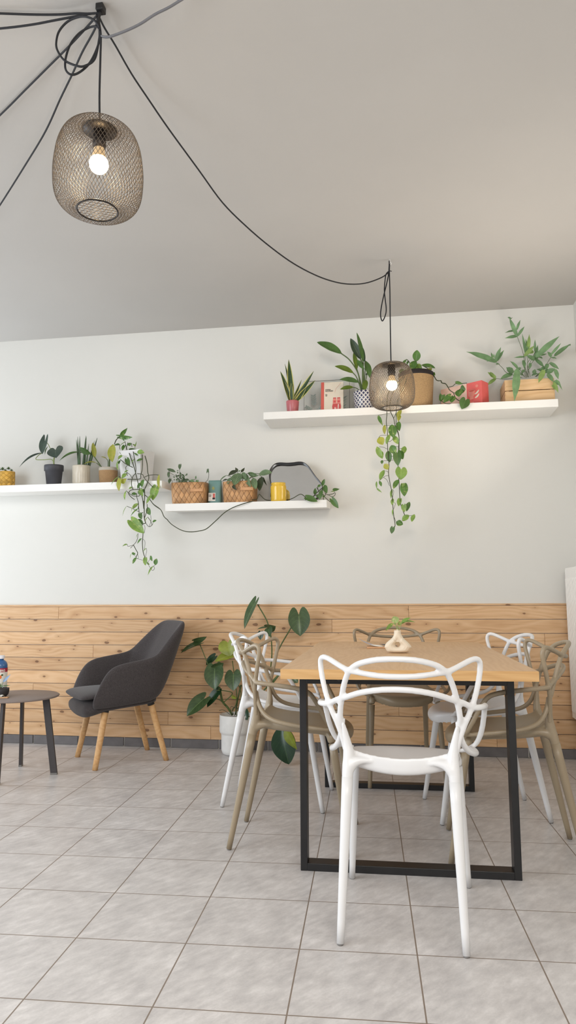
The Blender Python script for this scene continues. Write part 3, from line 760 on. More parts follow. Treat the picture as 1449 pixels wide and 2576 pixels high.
# ------------------------------------------------------------------ armchair
ac = empty('tub_armchair', (-1.757, 4.405, 0), math.atan2(-.631, -.776)-math.pi/2); tag(ac, 'charcoal fabric tub armchair on round wooden legs', 'armchair')
rim = [(.258, .270, .405), (.272, .246, .470), (.281, .222, .527), (.287, .178, .586), (.290, .120, .615), (.290, .011, .630), (.283, -.11, .648), (.270, -.165, .684), (.248, -.25, .772), (.222, -.318, .838), (.188, -.352, .862), (.10, -.366, .864), (0, -.370, .865)]
bot = [(.215, .255, .345), (.232, .235, .338), (.240, .20, .335), (.246, .16, .335), (.250, .11, .338), (.250, 0, .348), (.245, -.09, .358), (.236, -.125, .362), (.216, -.15, .364), (.180, -.172, .366), (.135, -.182, .366), (.07, -.188, .366), (0, -.190, .366)]
def tub():
    m = MB(); st = []
    n = len(rim)
    halfs = [(rim[i], bot[i], i) for i in range(n)]
    seq = halfs+[((-r[0], r[1], r[2]), (-b[0], b[1], b[2]), i) for r, b, i in halfs[::-1][1:]]
    ring = []
    for r, b, i in seq:
        r, b = Vector(r), Vector(b)
        inward = Vector((-r.x, -(r.y-.06), 0)); 
        # arms thin, blend direction
        if abs(r.x) > .2 and r.y > -.15: inward = Vector((-math.copysign(1, r.x), -.1 if r.y < .2 else -.45, 0))
        elif abs(r.x) > .15: inward = Vector((-math.copysign(.8, r.x), .8, 0))
        else: inward = Vector((-r.x*1.5, 1, 0))
        inward.normalize(); th = .046 if i < 8 else .055
        out = -inward
        mid1 = b.lerp(r, .35)+out*.016; mid2 = b.lerp(r, .72)+out*.010
        lean = Vector((0, .0, 0))
        ri = r+inward*th*.92; ri.z -= .012
        ib = b+inward*(th*1.3); ib.z = .40
        if i >= 7: ib = Vector((b.x*.84, b.y+.085, .41))
        im = ri.lerp(ib, .5)+inward*.006
        ring.append([b, mid1, mid2, r-Vector((0, 0, .012))+out*.003, r+inward*th*.42+Vector((0, 0, .008)), ri, im, ib])
    k = len(ring[0]); vs = [p for s in ring for p in s]; fs = []
    for i in range(len(ring)-1):
        for j in range(k): 
            a = i*k+j; b2 = i*k+(j+1) % k; fs.append([a, a+k, b2+k, b2])
    fs.append([j for j in range(k)]); fs.append([(len(ring)-1)*k+j for j in range(k)][::-1])
    m.add(vs, fs); return m
def subsurf(mb, name, mat, lv=2):
    me = mb.mesh(name, [mat]); o = bpy.data.objects.new(name, me); col.objects.link(o)
    s = o.modifiers.new('s', 'SUBSURF'); s.levels = lv; s.render_levels = lv
    dg = bpy.context.evaluated_depsgraph_get(); me2 = bpy.data.meshes.new_from_object(o.evaluated_get(dg)); bpy.data.objects.remove(o)
    bm = bmesh.new(); bm.from_mesh(me2); bmesh.ops.recalc_face_normals(bm, faces=bm.faces); bm.to_mesh(me2); bm.free()
    for p in me2.polygons: p.use_smooth = True
    return me2
def link(me, name, parent):
    o = bpy.data.objects.new(name, me); col.objects.link(o); o.parent = parent; return o
link(subsurf(tub(), 'backrest', MT['fabric'], 2), 'backrest', ac)
def cushion(m, secs, nv=8, pw=2.6):
    """secs: list of (y, half width, z top, z bottom)"""
    ring = 20; vs = []; fs = []
    for (y, hw, zt, zb) in secs:
        for j in range(ring):
            a = 2*math.pi*j/ring; ca, sa = math.cos(a), math.sin(a); k = (abs(ca)**pw+abs(sa)**pw)**(-1/pw)
            vs.append((hw*ca*k, y, (zt+zb)/2+(zt-zb)/2*sa*k))
    for i in range(len(secs)-1):
        for j in range(ring): a = i*ring+j; b = i*ring+(j+1) % ring; fs.append([a, b, b+ring, a+ring])
    fs.append(list(range(ring))[::-1]); fs.append([(len(secs)-1)*ring+j for j in range(ring)]); m.add(vs, fs); return m
m = cushion(MB(), [(-.175, .14, .41, .352), (-.15, .20, .412, .345), (0, .225, .412, .335), (.15, .222, .412, .322), (.22, .220, .410, .300), (.265, .215, .404, .287), (.295, .205, .392, .295), (.308, .19, .375, .318)])
link(subsurf(m, 'seat_base', MT['fabric'], 1), 'seat_base', ac)
m = cushion(MB(), [(-.20, .17, .44, .41), (-.18, .20, .452, .405), (0, .232, .458, .405), (.15, .236, .458, .405), (.25, .232, .455, .402), (.300, .222, .448, .398), (.318, .205, .436, .404), (.324, .19, .428, .412)])
link(subsurf(m, 'seat_cushion', MT['fabric'], 1), 'seat_cushion', ac)
for s in (1, -1):
    for top, b in (((s*.175, .165, .34), (s*.209, .229, 0)), ((s*.160, -.125, .36), (s*.180, -.229, 0))):
        m = MB(); tube(m, [top, tuple((p+q)/2 for p, q in zip(top, b)), (b[0], b[1], 0)], [.0205, .019, .0165], 20, 3); lo = m.build('leg', MT['beech'], ac)
        m = MB(); t2 = Vector(top); d = (Vector(b)-t2).normalized(); tube(m, [t2-d*.01, t2+d*.014], .0222, 16, 1); m.build('leg_socket', MT['black_steel'], lo)

# ------------------------------------------------------------------ side table and what stands on it
sc = Vector((-2.245, 3.94, 0)); SZ = .450
st = empty('side_table', sc); tag(st, 'round dark grey metal side table at the left edge', 'side table')
m = MB(); lathe(m, [(0, SZ), (.247, SZ), (.252, SZ-.003), (.253, SZ-.007), (.249, SZ-.012), (0, SZ-.012)], 64); m.build('tabletop', MT['table_grey'], st)
for ft in (Vector((-2.000, 3.978, 0)), Vector((-2.301, 4.144, 0)), Vector((-2.200, 3.722, 0)), Vector((-2.49, 3.90, 0))):
    d = (ft-sc); d.z = 0; tp = d.normalized()*.185; h = SZ-.013
    ang_ = math.atan2(d.y, d.x); m = MB()
    a = Vector((tp.x, tp.y, h)); b = Vector((d.x, d.y, .008)); t = (b-a).normalized(); s_ = Vector((-math.sin(ang_), math.cos(ang_), 0)); n_ = t.cross(s_)
    q = []
    for c_ in (a, b):
        for (p1, p2) in ((-1, -1), (1, -1), (1, 1), (-1, 1)): q.append(c_+n_*.0185*p1+s_*.008*p2)
    m.add(q, [[0, 1, 2, 3], [7, 6, 5, 4]]+[[i, i+4, (i+1) % 4+4, (i+1) % 4] for i in range(4)], smooth=False)
    lg = m.build('leg', MT['dark_metal'], st)
    m = MB(); box(m, (b.x, b.y, .005), (.040, .019, .010), .002, rot=Matrix.Rotation(ang_, 3, 'Z')); m.build('foot_cap', MT['foot_grey'], lg)
# bottle
bY = 3.98
bt = empty('drink_bottle', (at(-1, 1727, bY).x, bY, SZ+.0005)); tag(bt, 'blue plastic drink bottle with white cap and fruit label on the side table', 'bottle')
u = unit(bY); br_ = 18.5*u; hz = lambda py: (at(0, py, bY).z-SZ)
zt = hz(1649)
m = MB(); lathe(m, [(0, .001), (br_*.86, .001), (br_, .008), (br_, hz(1676)), (br_*.97, hz(1671)), (br_*.80, hz(1665)), (br_*.55, hz(1661)), (br_*.42, hz(1660)), (br_*.42, hz(1655))], 40)
m.build('bottle_body', MT['bottle_blue'], bt)
m = MB(); lathe(m, [(br_*.56, hz(1657)), (br_*.56, hz(1650)), (br_*.5, hz(1649)), (0, hz(1649))], 40); m.build('cap', MT['cap'], bt)
m = MB(); lathe(m, [(br_*1.012, hz(1728)), (br_*1.012, hz(1690))], 48, mi=0); lathe(m, [(br_*1.014, hz(1690)), (br_*1.014, hz(1680))], 48, mi=1)
lb = m.build('label', [MT['paper'], MT['label_red']], bt)
def wrap_text(txt, size, mat, parent, r, z, a0, name='lettering'):
    me = text_mesh(txt, size, mat, bold=size*.03)
    for v in me.vertices:
        a = a0+v.co.x/r; rr = r+.0004+v.co.z; y = v.co.y
        v.co = (rr*math.sin(a), -rr*math.cos(a), z+y)
    link(me, name, parent)
wrap_text('MAG', 8.4*u, MT['paper'], lb, br_*1.02, hz(1688.5), .27)
def wrap_blob(cx, cz, rx, rz_, mat, nm):
    m = MB(); vs = [(0, 0)]+[(rx*math.cos(2*math.pi*i/18), rz_*math.sin(2*math.pi*i/18)) for i in range(18)]
    pts = []
    for x, z in vs:
        a = (cx+x)/br_; r_ = br_*1.02; pts.append((r_*math.sin(a), -r_*math.cos(a), cz+z))
    m.add(pts, [[0, 1+i, 1+(i+1) % 18] for i in range(18)]); m.build(nm, mat, lb)
wrap_blob(10.5*u, hz(1702), 3.6*u, 5*u, MT['orange'], 'fruit_print'); wrap_blob(15*u, hz(1697), 3*u, 2.5*u, MT['leafprint'], 'fruit_print')
wrap_blob(5.5*u, hz(1707), 3*u, 3.8*u, MT['plum'], 'fruit_print'); wrap_blob(-1*u, hz(1701), 3.6*u, 4.4*u, MT['orange'], 'fruit_print')
# bowl with small succulent
wY = 3.86; u = unit(wY)
bw = empty('bowl_planter', (at(2, 1753, wY).x, wY, SZ+.0005)); tag(bw, 'small black clay bowl planted with a blue-green succulent on the side table', 'potted plant')
r0 = 21*u; zz = lambda py: at(0, py, wY).z-SZ
m = MB(); lathe(m, [(0, .0), (r0*.55, 0), (r0*.70, .004), (r0*.92, .016), (r0, .034), (r0*1.0, zz(1731)), (r0*.9, zz(1731)), (r0*.86, .03), (0, .03)], 40); m.build('bowl', MT['bowl'], bw)
m = MB(); disc(m, r0*.88, zz(1733), 24); m.build('soil', MT['soil'], bw)
V = View(0, 1640, 14.49, wY); m = MB()
leaves(m, V, [(110, 1100, 385, 820, 95, 'lance', 1, 20, 0, -.01), (20, 1280, 0, 1130, 70, 'lance', 0), (40, 1290, 110, 1180, 45, 'lance', 0), (60, 1280, 75, 1090, 30, 'lance', 2), (110, 1240, 380, 1215, 40, 'lance', 0), (10, 1290, -60, 1160, 60, 'lance', 0), (-10, 1290, -150, 1180, 60, 'lance', 0), (60, 1300, 190, 1215, 40, 'lance', 0), (-20, 1290, -40, 1080, 50, 'lance', 0)])
local(m, bw).build('foliage', [MT['succulent'], MT['blue_leaf'], MT['stem_pale'], ], bw)
m = MB(); stems(m, V, [[(60, 1300), (90, 1200), (115, 1090)]], .0015); local(m, bw).build('stem', MT['stem'], bw)
# napkin on small board
nY = onz(10, 1757, SZ).y
nb = empty('coaster_board', (at(-6, 1757, nY).x, nY+.005, SZ+.0005), R(14)); tag(nb, 'thin light wood board lying on the side table in front of the bowl', 'board')
m = MB(); box(m, (0, 0, .003), (.115, .035, .006), .002); m.build('board', MT['wood_tray'], nb)
npk = empty('paper_napkin', (at(-10, 1753, nY).x, nY+.006, SZ+.0072), R(10)); tag(npk, 'crumpled white paper napkin on the small wooden board', 'napkin')
m = MB(); vs, us, fs = [], [], []
for i in range(9):
    for j in range(5):
        a, b = i/8-.5, j/4-.5; vs.append((a*.085, b*.026, .006+.006*math.sin(i*1.7+j)+.006*(.5-abs(a)))); us.append((a, b))
for i in range(8):
    for j in range(4): q = i*5+j; fs.append([q, q+1, q+6, q+5])
m.add(vs, fs, us); m.add([(v[0], v[1], 0) for v in vs], [f[::-1] for f in fs], us)
m.build('napkin_sheet', MT['paper'], npk)

# ------------------------------------------------------------------ radiator
rd = empty('panel_radiator', (1.05, 4.70, .268)); tag(rd, 'white ribbed panel radiator on the right wall', 'radiator')
RH, RL = .915, .62
m = MB(); box(m, (.006, -RL/2, RH/2), (.012, RL, RH), .003)
nrib = 26
for i in range(nrib):
    y = -.012-(RL-.024)*(i+.5)/nrib; box(m, (-.002, y, RH/2-.01), (.006, (RL-.024)/nrib*.62, RH-.10), .0015)
m.build('front_panel', MT['radiator'], rd)
m = MB(); box(m, (.055, -RL/2, RH+.003), (.105, RL, .010), .003); m.build('top_grille', MT['radiator'], rd)
m = MB(); box(m, (.055, -.004, RH/2), (.09, .006, RH-.02), .002); m.build('side_cover', MT['radiator'], rd); m = MB(); box(m, (.055, -RL+.004, RH/2), (.09, .006, RH-.02), .002); m.build('side_cover', MT['radiator'], rd)
m = MB(); box(m, (.095, -RL/2, RH/2), (.012, RL-.02, RH-.06), .003); box(m, (.1312, -RL*.25, RH*.8), (.0628, .03, .05)); box(m, (.1312, -RL*.75, RH*.8), (.0628, .03, .05)); m.build('back_panel', MT['radiator'], rd)
for y_ in (-RL+.03, -RL+.08):
    m = MB(); tube(m, [(.07, y_, .03), (.07, y_, -.12), (.07, y_, -.268)], .008, 10, 2); m.build('pipe', MT['radiator'], rd)
# ------------------------------------------------------------------ pots and plants on the left shelf
def pot_h(root, px, py): return at(px, py, root.location.y).z-root.location.z
def px_r(root, w): return w/2*unit(root.location.y)
# mustard pot with small succulents
r = on_shelf('potted_succulent', 'L', 18, 1200, .13); tag(r, 'mustard yellow embossed pot of small succulents at the left end of the shelf', 'potted plant')
h = pot_h(r, 18, 1187); ra = px_r(r, 44)
m = MB(); lathe(m, [(0, 0), (ra*.90, 0), (ra*.97, .006), (ra, h*.5), (ra*1.0, h-.004), (ra*.97, h), (ra*.90, h-.002), (ra*.88, h-.02), (0, h-.02)], 48); m.build('pot', MT['mustard'], r)
m = MB(); disc(m, ra*.88, h-.012); m.build('soil', MT['soil'], r)
m = MB(); Yr = r.location.y; V = View(0, 1060, 3.293, Yr)
for (cx, cy, sz) in ((20, 405, 34), (70, 400, 30), (95, 412, 22), (-15, 408, 30), (45, 415, 24)):
    for ring_, n_, el in ((1., 9, .25), (.75, 7, .8), (.45, 5, 1.25)):
        for k in range(n_):
            a = 2*math.pi*k/n_+ring_*2; c = V.p(cx, cy, random.uniform(-.02, .02)*0); d = Vector((math.cos(a)*math.cos(el), math.sin(a)*math.cos(el), math.sin(el)))
            leaf(m, c, c+d*V.w(sz)*(.95), V.w(sz*.34), 'lance', nrm=(0, 0, 1), bend=.15, fold=.5, nu=6, nv=2, roll=0)
local(m, r).build('foliage', MT['succulent'], r)
# anthracite pot with alocasia
r = on_shelf('potted_alocasia', 'L', 136, 1200, .14); tag(r, 'dark grey plastic pot with a dark heart-leaved alocasia on the left shelf', 'potted plant')
h = pot_h(r, 136, 1171); ra = px_r(r, 51)
m = MB(); lathe(m, [(0, 0), (ra*.72, 0), (ra*.76, .004), (ra*.92, h*.70), (ra*1.02, h*.70+.003), (ra*1.03, h-.006), (ra*1.0, h), (ra*.95, h-.004), (ra*.93, h-.03), (0, h-.03)], 48); m.build('pot', MT['anthracite_pot'], r)
m = MB(); disc(m, ra*.93, h-.015); m.build('soil', MT['soil'], r)
V = View(0, 1060, 3.293, r.location.y)
m = MB()
leaf(m, V.p(372, 165, -.01), V.p(352, 272, -.03), V.w(92), 'heart', roll=12, bend=.1, lobe=.33, nu=14)
leaf(m, V.p(460, 236, -.03), V.p(467, 303, -.09), V.w(150), 'heart', roll=-8, bend=.15, lobe=.22, nu=14, fold=.1)
leaf(m, V.p(350, 262, -.01), V.p(160, 380, -.07), V.w(34), 'lance', roll=35, bend=.16, fold=.8, nu=12)
leaf(m, V.p(400, 205, .0), V.p(372, 278, -.02), V.w(40), 'lance', roll=40, bend=.1, mi=1)
local(m, r).build('foliage', [MT['alocasia'], MT['green']], r)
m = MB(); stems(m, V, [(.0055, (448, 375), (445, 330), (450, 295)), (.003, (447, 345), (425, 315), (360, 318), (297, 314), (320, 280), (350, 262)), (.0026, (450, 310), (435, 275), (405, 200), (375, 160)), (.0026, (452, 300), (462, 270), (460, 236))])
local(m, r).build('stem', MT['stem_pale'], r)
# beige ribbed pot with round snake plant
r = on_shelf('potted_snake_plant', 'L', 205, 1195, .13); tag(r, 'beige ribbed ceramic pot with upright pencil-like snake plant spikes', 'potted plant')
h = pot_h(r, 205, 1172); ra = px_r(r, 48)
m = MB(); vs, fs, us = [], [], []; sg = 96
pr = [(0, 0), (.90, 0), (.97, .006), (1, .02), (1.0, h*.55), (1.0, h*.75), (1.0, h-.006), (.97, h), (.92, h-.002), (.9, h-.03), (0, h-.03)]
for i, (q, z) in enumerate(pr):
    for j in range(sg+1):
        a = 2*math.pi*j/sg; k = 1-(.028 if (j//2) % 2 and .015 < z <= h*.56 else 0); vs.append((ra*q*k*math.cos(a), ra*q*k*math.sin(a), z)); us.append((j/sg, z/h))
for i in range(len(pr)-1):
    for j in range(sg): a = i*(sg+1)+j; fs.append([a, a+1, a+sg+2, a+sg+1])
m.add(vs, fs, us); m.build('pot', MT['beige_pot'], r)
m = MB(); disc(m, ra*.9, h-.015); m.build('soil', MT['soil'], r)
V = View(0, 1060, 3.293, r.location.y); m = MB()
for bx, tx, ty, w, dy in ((655, 632, 150, 17, 0), (652, 643, 126, 17, .03), (658, 661, 122, 18, -.02), (690, 712, 118, 20, .01), (697, 716, 125, 15, .03), (712, 736, 185, 15, -.01), (735, 806, 136, 22, .02), (728, 782, 160, 15, .03)):
    b = V.p(bx, 378, dy); t = V.p(tx, ty, dy); w = V.w(w)/2
    tube(m, [b, b.lerp(t, .35), b.lerp(t, .7)+Vector((0, 0, .002)), t], [w*1.15, w*1.1, w*.85, w*.55, w*.12], 10, 5)
local(m, r).build('foliage', MT['snake_spike'], r)
# jute pot with the drooping plant
r = on_shelf('potted_philodendron', 'L', 273, 1195, .125); tag(r, 'small woven seagrass pot with white rim and a half-yellowed drooping plant', 'potted plant')
h = pot_h(r, 273, 1177); ra = px_r(r, 51)
m = MB(); lathe(m, [(0, 0), (ra*.82, 0), (ra*.90, .006), (ra*.98, h*.5), (ra*1.0, h*.8), (ra*1.0, h-.004), (ra*.95, h), (ra*.9, h-.006), (0, h-.02)], 48); m.build('pot', MT['jute_small'], r)
m = MB(); disc(m, ra*.92, h-.010); m.build('soil', MT['soil'], r)
V = View(0, 1060, 3.293, r.location.y); m = MB()
leaf(m, V.p(655, 255, -.03), V.p(490, 328, -.08), V.w(52), 'lance', roll=40, bend=.15, fold=.5, mi=0)
leaf(m, V.p(748, 268, -.02), V.p(655, 215, -.05), V.w(62), 'oval', roll=-45, bend=.1, mi=0)
leaf(m, V.p(785, 300, .0), V.p(768, 176, -.0), V.w(44), 'oval', roll=30, bend=.06, mi=1)
leaf(m, V.p(800, 345, -.04), V.p(688, 358, -.09), V.w(34), 'lance', roll=55, bend=.2, mi=1, fold=.6)
leaf(m, V.p(886, 312, .0), V.p(832, 293, -.03), V.w(30), 'lance', roll=50, bend=.1, mi=1)
leaf(m, V.p(935, 195, -.05), V.p(932, 338, -.08), V.w(84), 'oval', roll=10, bend=.1, mi=1, nu=12)
local(m, r).build('foliage', [MT['green'], MT['pothos_y']], r)
m = MB(); stems(m, V, [(.006, (905, 385), (906, 330), (910, 295), (915, 250)), (.004, (845, 385), (800, 320), (770, 280), (740, 262), (655, 256)), (.0026, (830, 370), (800, 345)), (.0024, (893, 385), (893, 330), (884, 312)), (.003, (840, 380), (800, 320), (786, 300)), (.0028, (915, 255), (925, 210), (936, 196))])
local(m, r).build('stem', MT['stem'], r)

# frosted planter with the long trailing pothos
r = on_shelf('trailing_pothos', 'L', 345, 1180, .125, R(-14)); tag(r, 'frosted white square planter of pothos trailing down from the right end of the left shelf', 'potted plant')
h = pot_h(r, 345, 1137); k_ = unit(r.location.y)
ht, hb = 36.5*k_, 30*k_
def sq_pot(ht, hb, h, t=.003):
    m = MB(); o = []
    for s_, z in ((hb, 0), (hb, .002), (ht, h), (ht-t, h), (hb-t, .006)):
        for (a, b) in ((-1, -1), (1, -1), (1, 1), (-1, 1)): o.append((a*s_, b*s_*.92, z))
    fs = [[3, 2, 1, 0]]
    for q in range(4):
        for j in range(4): a = q*4+j; b = q*4+(j+1) % 4; fs.append([a, b, b+4, a+4])
    fs.append([16, 17, 18, 19]); m.add(o, fs, smooth=False); return m
sq_pot(ht, hb, h).build('planter', MT['frosted'], r)
m = MB(); box(m, (0, 0, h-.02), (ht*1.88, ht*1.74, .004)); m.build('soil', MT['soil'], r)
m1, ms = MB(), MB()
V = View(270, 1060, 9.056, 4.60)
leaves(m1, V, [
 (280, 340, 575, 358, 120, 'heart', 1, 62, .02, -.03), (290, 335, 458, 150, 90, 'lance', 1, 45, .02, .02),
 (360, 350, 385, 455, 55, 'lance', 1, 20), (285, 540, 150, 545, 120, 'oval', 1, 40), (390, 485, 290, 560, 80, 'heart', 0, 50), (385, 560, 345, 665, 90, 'heart', 1),
 (470, 545, 545, 495, 70, 'oval', 1, 40), (550, 500, 450, 550, 60, 'oval', 1, 30), (640, 560, 575, 515, 34, 'lance', 0), (630, 580, 662, 450, 22, 'lance', 0, 50),
 (500, 640, 830, 690, 130, 'oval', 3, 50, .02, -.03), (690, 690, 845, 715, 105, 'oval', 0, 10, -.06, -.09), (545, 660, 520, 720, 90, 'oval', 3, 20, .0, -.02),
 (250, 690, 345, 810, 70, 'lance', 0, 40), (330, 790, 250, 870, 105, 'heart', 0, 20, -.05, -.07), (250, 880, 250, 1105, 105, 'oval', 0, 50, -.05, -.08), (290, 885, 265, 975, 70, 'oval', 1, 20, -.04, -.06),
 (450, 870, 510, 1030, 110, 'heart', 3, 0, -.06, -.08), (640, 850, 560, 945, 90, 'lance', 0, 45, -.08, -.10), (810, 860, 665, 910, 90, 'oval', 1, 25, -.07, -.09), (700, 780, 600, 720, 60, 'lance', 1, 40, -.05, -.05)])
V = View(270, 1060, 9.056, 4.495)
leaves(m1, V, [
 (475, 1115, 390, 1175, 70, 'oval', 0, 30), (440, 1190, 330, 1300, 110, 'oval', 0, 10), (275, 1250, 85, 1450, 75, 'oval', 0, 45), (290, 1340, 268, 1590, 150, 'heart', 2, 25), (310, 1400, 440, 1300, 110, 'lance', 2, 30),
 (820, 1330, 790, 1500, 110, 'oval', 1, 20), (770, 1390, 690, 1540, 90, 'oval', 3, 20), (1180, 1220, 1185, 1530, 105, 'oval', 2, 35), (1110, 1515, 1035, 1800, 205, 'heart', 0, 5),
 (570, 1500, 490, 1540, 60, 'oval', 0, 20), (425, 1590, 400, 1790, 80, 'oval', 0, 35), (660, 1650, 550, 1660, 80, 'oval', 3, 10), (760, 1560, 815, 1705, 95, 'heart', 0, 15), (720, 1590, 740, 1680, 60, 'heart', 1), (1010, 1670, 890, 1880, 85, 'oval', 0, 15), (810, 1540, 850, 1640, 60, 'lance', 1)])
V3 = View(280, 1260, 9.66, 4.495)
leaves(m1, V3, [
 (380, 120, 275, 370, 45, 'lance', 0, 45), (560, 75, 485, 270, 45, 'lance', 0, 40), (650, 70, 530, 190, 120, 'oval', 0, 20), (665, 185, 470, 380, 75, 'lance', 1, 35), (880, 160, 950, 345, 130, 'oval', 1, 20),
 (700, 320, 740, 450, 100, 'heart', 3, 0), (560, 400, 435, 590, 65, 'lance', 2, 40), (640, 460, 780, 560, 110, 'oval', 3, 10), (510, 500, 800, 790, 250, 'heart', 0, 0), (1005, 515, 1100, 475, 70, 'oval', 1), (885, 395, 830, 500, 50, 'lance', 0, 40),
 (640, 800, 615, 900, 25, 'lance', 0, 40), (740, 910, 630, 1045, 75, 'lance', 1, 30), (395, 1060, 265, 1108, 75, 'lance', 0, 40), (850, 1150, 775, 1240, 45, 'lance', 0, 40), (500, 1270, 590, 1290, 70, 'oval', 1, 40), (500, 1270, 455, 1405, 25, 'lance', 0, 40),
 (610, 1375, 520, 1530, 80, 'oval', 1, 10), (830, 1405, 830, 1570, 105, 'heart', 0, 0), (960, 1335, 1000, 1465, 70, 'oval', 1, 20), (1070, 1555, 1105, 1400, 105, 'oval', 1, 0), (870, 1500, 930, 1550, 45, 'oval', 0), (1020, 1580, 890, 1810, 75, 'lance', 0, 35)])
# right-hand tip of the long vine on the middle shelf
VM = View(750, 1180, 12.07, 4.55)
leaves(m1, VM, [
 (270, 870, 590, 985, 190, 'heart', 3, -10, -.05, -.05), (510, 780, 520, 575, 95, 'oval', 3, 10), (590, 540, 690, 470, 70, 'oval', 3, 30), (730, 505, 805, 300, 95, 'oval', 3, 10), (720, 640, 650, 935, 125, 'oval', 3, 5, -.03, -.04), (800, 490, 880, 730, 150, 'oval', 3, 20, 0, -.03),
 (590, 780, 600, 880, 80, 'oval', 3), (1120, 680, 985, 690, 60, 'lance', 1, 40), (1040, 620, 1260, 605, 90, 'lance', 3, 45), (1040, 930, 1225, 1190, 165, 'heart', 3, 10, -.04, -.05), (760, 800, 790, 860, 60, 'oval', 1)])
stems(ms, View(270, 1060, 9.056, 4.58), [(.0035, (160, 520), (205, 420), (285, 345)), (.0022, (430, 680), (425, 560), (400, 455)), (.0022, (290, 640), (280, 590), (285, 540)), (.0022, (560, 580), (555, 500)), (.0022, (630, 600), (632, 570)), (.0025, (470, 680), (440, 600), (470, 480)), (.003, (300, 870, -.05), (420, 970, -.07), (580, 1050, -.08))])
stems(ms, View(270, 1060, 9.056, 4.498), [
 (.0032, (490, 700, .08), (560, 900, .02), (620, 1080), (650, 1200), (690, 1360), (740, 1560), (800, 1750), (830, 1990)), (.0028, (580, 640, .08), (620, 860, .01), (650, 1060), (640, 1180), (580, 1260), (550, 1400), (570, 1520), (600, 1560)),
 (.0030, (800, 760, .06), (800, 960), (790, 1120), (760, 1220), (755, 1300), (690, 1320), (560, 1320), (460, 1320)), (.0034, (860, 790, .06), (905, 960), (920, 1150), (945, 1290), (890, 1460), (850, 1550), (850, 1700), (835, 1990)),
 (.0024, (680, 1190), (800, 1210), (840, 1290), (930, 1390), (1040, 1500)), (.0022, (830, 1280), (930, 1235), (1080, 1215), (1180, 1225)), (.0026, (720, 1550), (560, 1560), (500, 1600), (490, 1660), (560, 1740), (620, 1780)), (.0022, (490, 1640), (600, 1700), (720, 1700), (760, 1650)),
 (.0022, (430, 1580), (500, 1650)), (.0024, (670, 1640), (670, 1720), (710, 1870), (700, 1990)), (.0030, (860, 1680), (960, 1770), (1060, 1900), (1200, 1999)), (.0022, (460, 1240), (420, 1060), (460, 1000)), (.002, (440, 1160), (520, 1220), (560, 1290)), (.002, (265, 1260), (340, 1300))])
stems(ms, V3, [(.0034, (780, 0), (800, 200), (800, 400), (835, 540)), (.0026, (650, 0), (670, 200), (690, 320), (770, 280)), (.0018, (380, 130), (500, 180), (680, 270)), (.0026, (870, 80), (870, 220), (810, 410)), (.0018, (835, 540), (910, 625), (985, 590), (960, 500), (885, 390)), (.0014, (955, 345), (965, 480), (925, 620)), (.0014, (985, 600), (1020, 540)),
 (.0026, (835, 540), (750, 590), (770, 800), (755, 1000), (770, 1220), (820, 1390)), (.0014, (790, 580), (820, 650), (800, 780)), (.0014, (740, 600), (760, 680)), (.0018, (650, 790), (640, 900), (600, 1000), (540, 1070), (465, 1150)), (.0014, (545, 1070), (410, 1105), (390, 1060)), (.0026, (540, 1075), (600, 1190), (640, 1270), (600, 1370)), (.0012, (640, 1290), (660, 1390), (620, 1400), (760, 1440)), (.0012, (760, 920), (820, 1000), (800, 1200)), (.0012, (825, 1380), (860, 1220), (850, 1150)), (.0014, (820, 1390), (880, 1510), (930, 1600), (1000, 1690), (1050, 1640), (1020, 1580)), (.0012, (880, 1500), (935, 1420), (945, 1335)), (.0012, (1030, 1590), (1070, 1555)), (.0012, (600, 1360), (540, 1300), (500, 1265))])
VL = View(390, 1130, 3.019, 4.505)
zM = lambda px, Y: 0
stems(ms, View(280, 1260, 9.66, 4.498), [(.0030, (960, 0), (1030, 85), (1200, 215), (1280, 380), (1372, 466))])
stems(ms, VL, [(.0030, (95, 539), (130, 574), (200, 615), (265, 628), (330, 622), (390, 605), (460, 545), (530, 480), (600, 440), (690, 408), (745, 394, .02))])
stems(ms, View(640, 1140, 6.586, 4.60), [(.0026, (-40, 772, -.05), (40, 760, -.01), (70, 690), (95, 690), (195, 775, .02), (400, 780, .09), (560, 770, .06), (640, 745), (760, 680), (830, 715), (870, 745), (940, 725, -.03), (1060, 685, -.05), (1150, 690, -.06))])
stems(ms, VM, [(.002, (210, 830), (225, 950), (270, 880)), (.0022, (480, 800), (560, 730), (760, 560)), (.002, (560, 560), (640, 690), (700, 740)), (.0024, (760, 870), (800, 1000), (845, 1085)), (.002, (800, 840), (950, 980), (1020, 1005)), (.002, (860, 770), (930, 780), (1080, 740), (1110, 700)), (.0018, (930, 790), (1030, 840), (1110, 800), (1135, 720)), (.002, (830, 750), (800, 640), (820, 560)), (.0022, (760, 870), (830, 780), (860, 700)), (.002, (640, 700), (600, 600), (590, 540))])
local(m1, r).build('foliage', [MT['pothos'], MT['pothos_d'], MT['pothos_y'], MT['green']], r)
local(ms, r).build('stem', MT['stem_dark'], r)

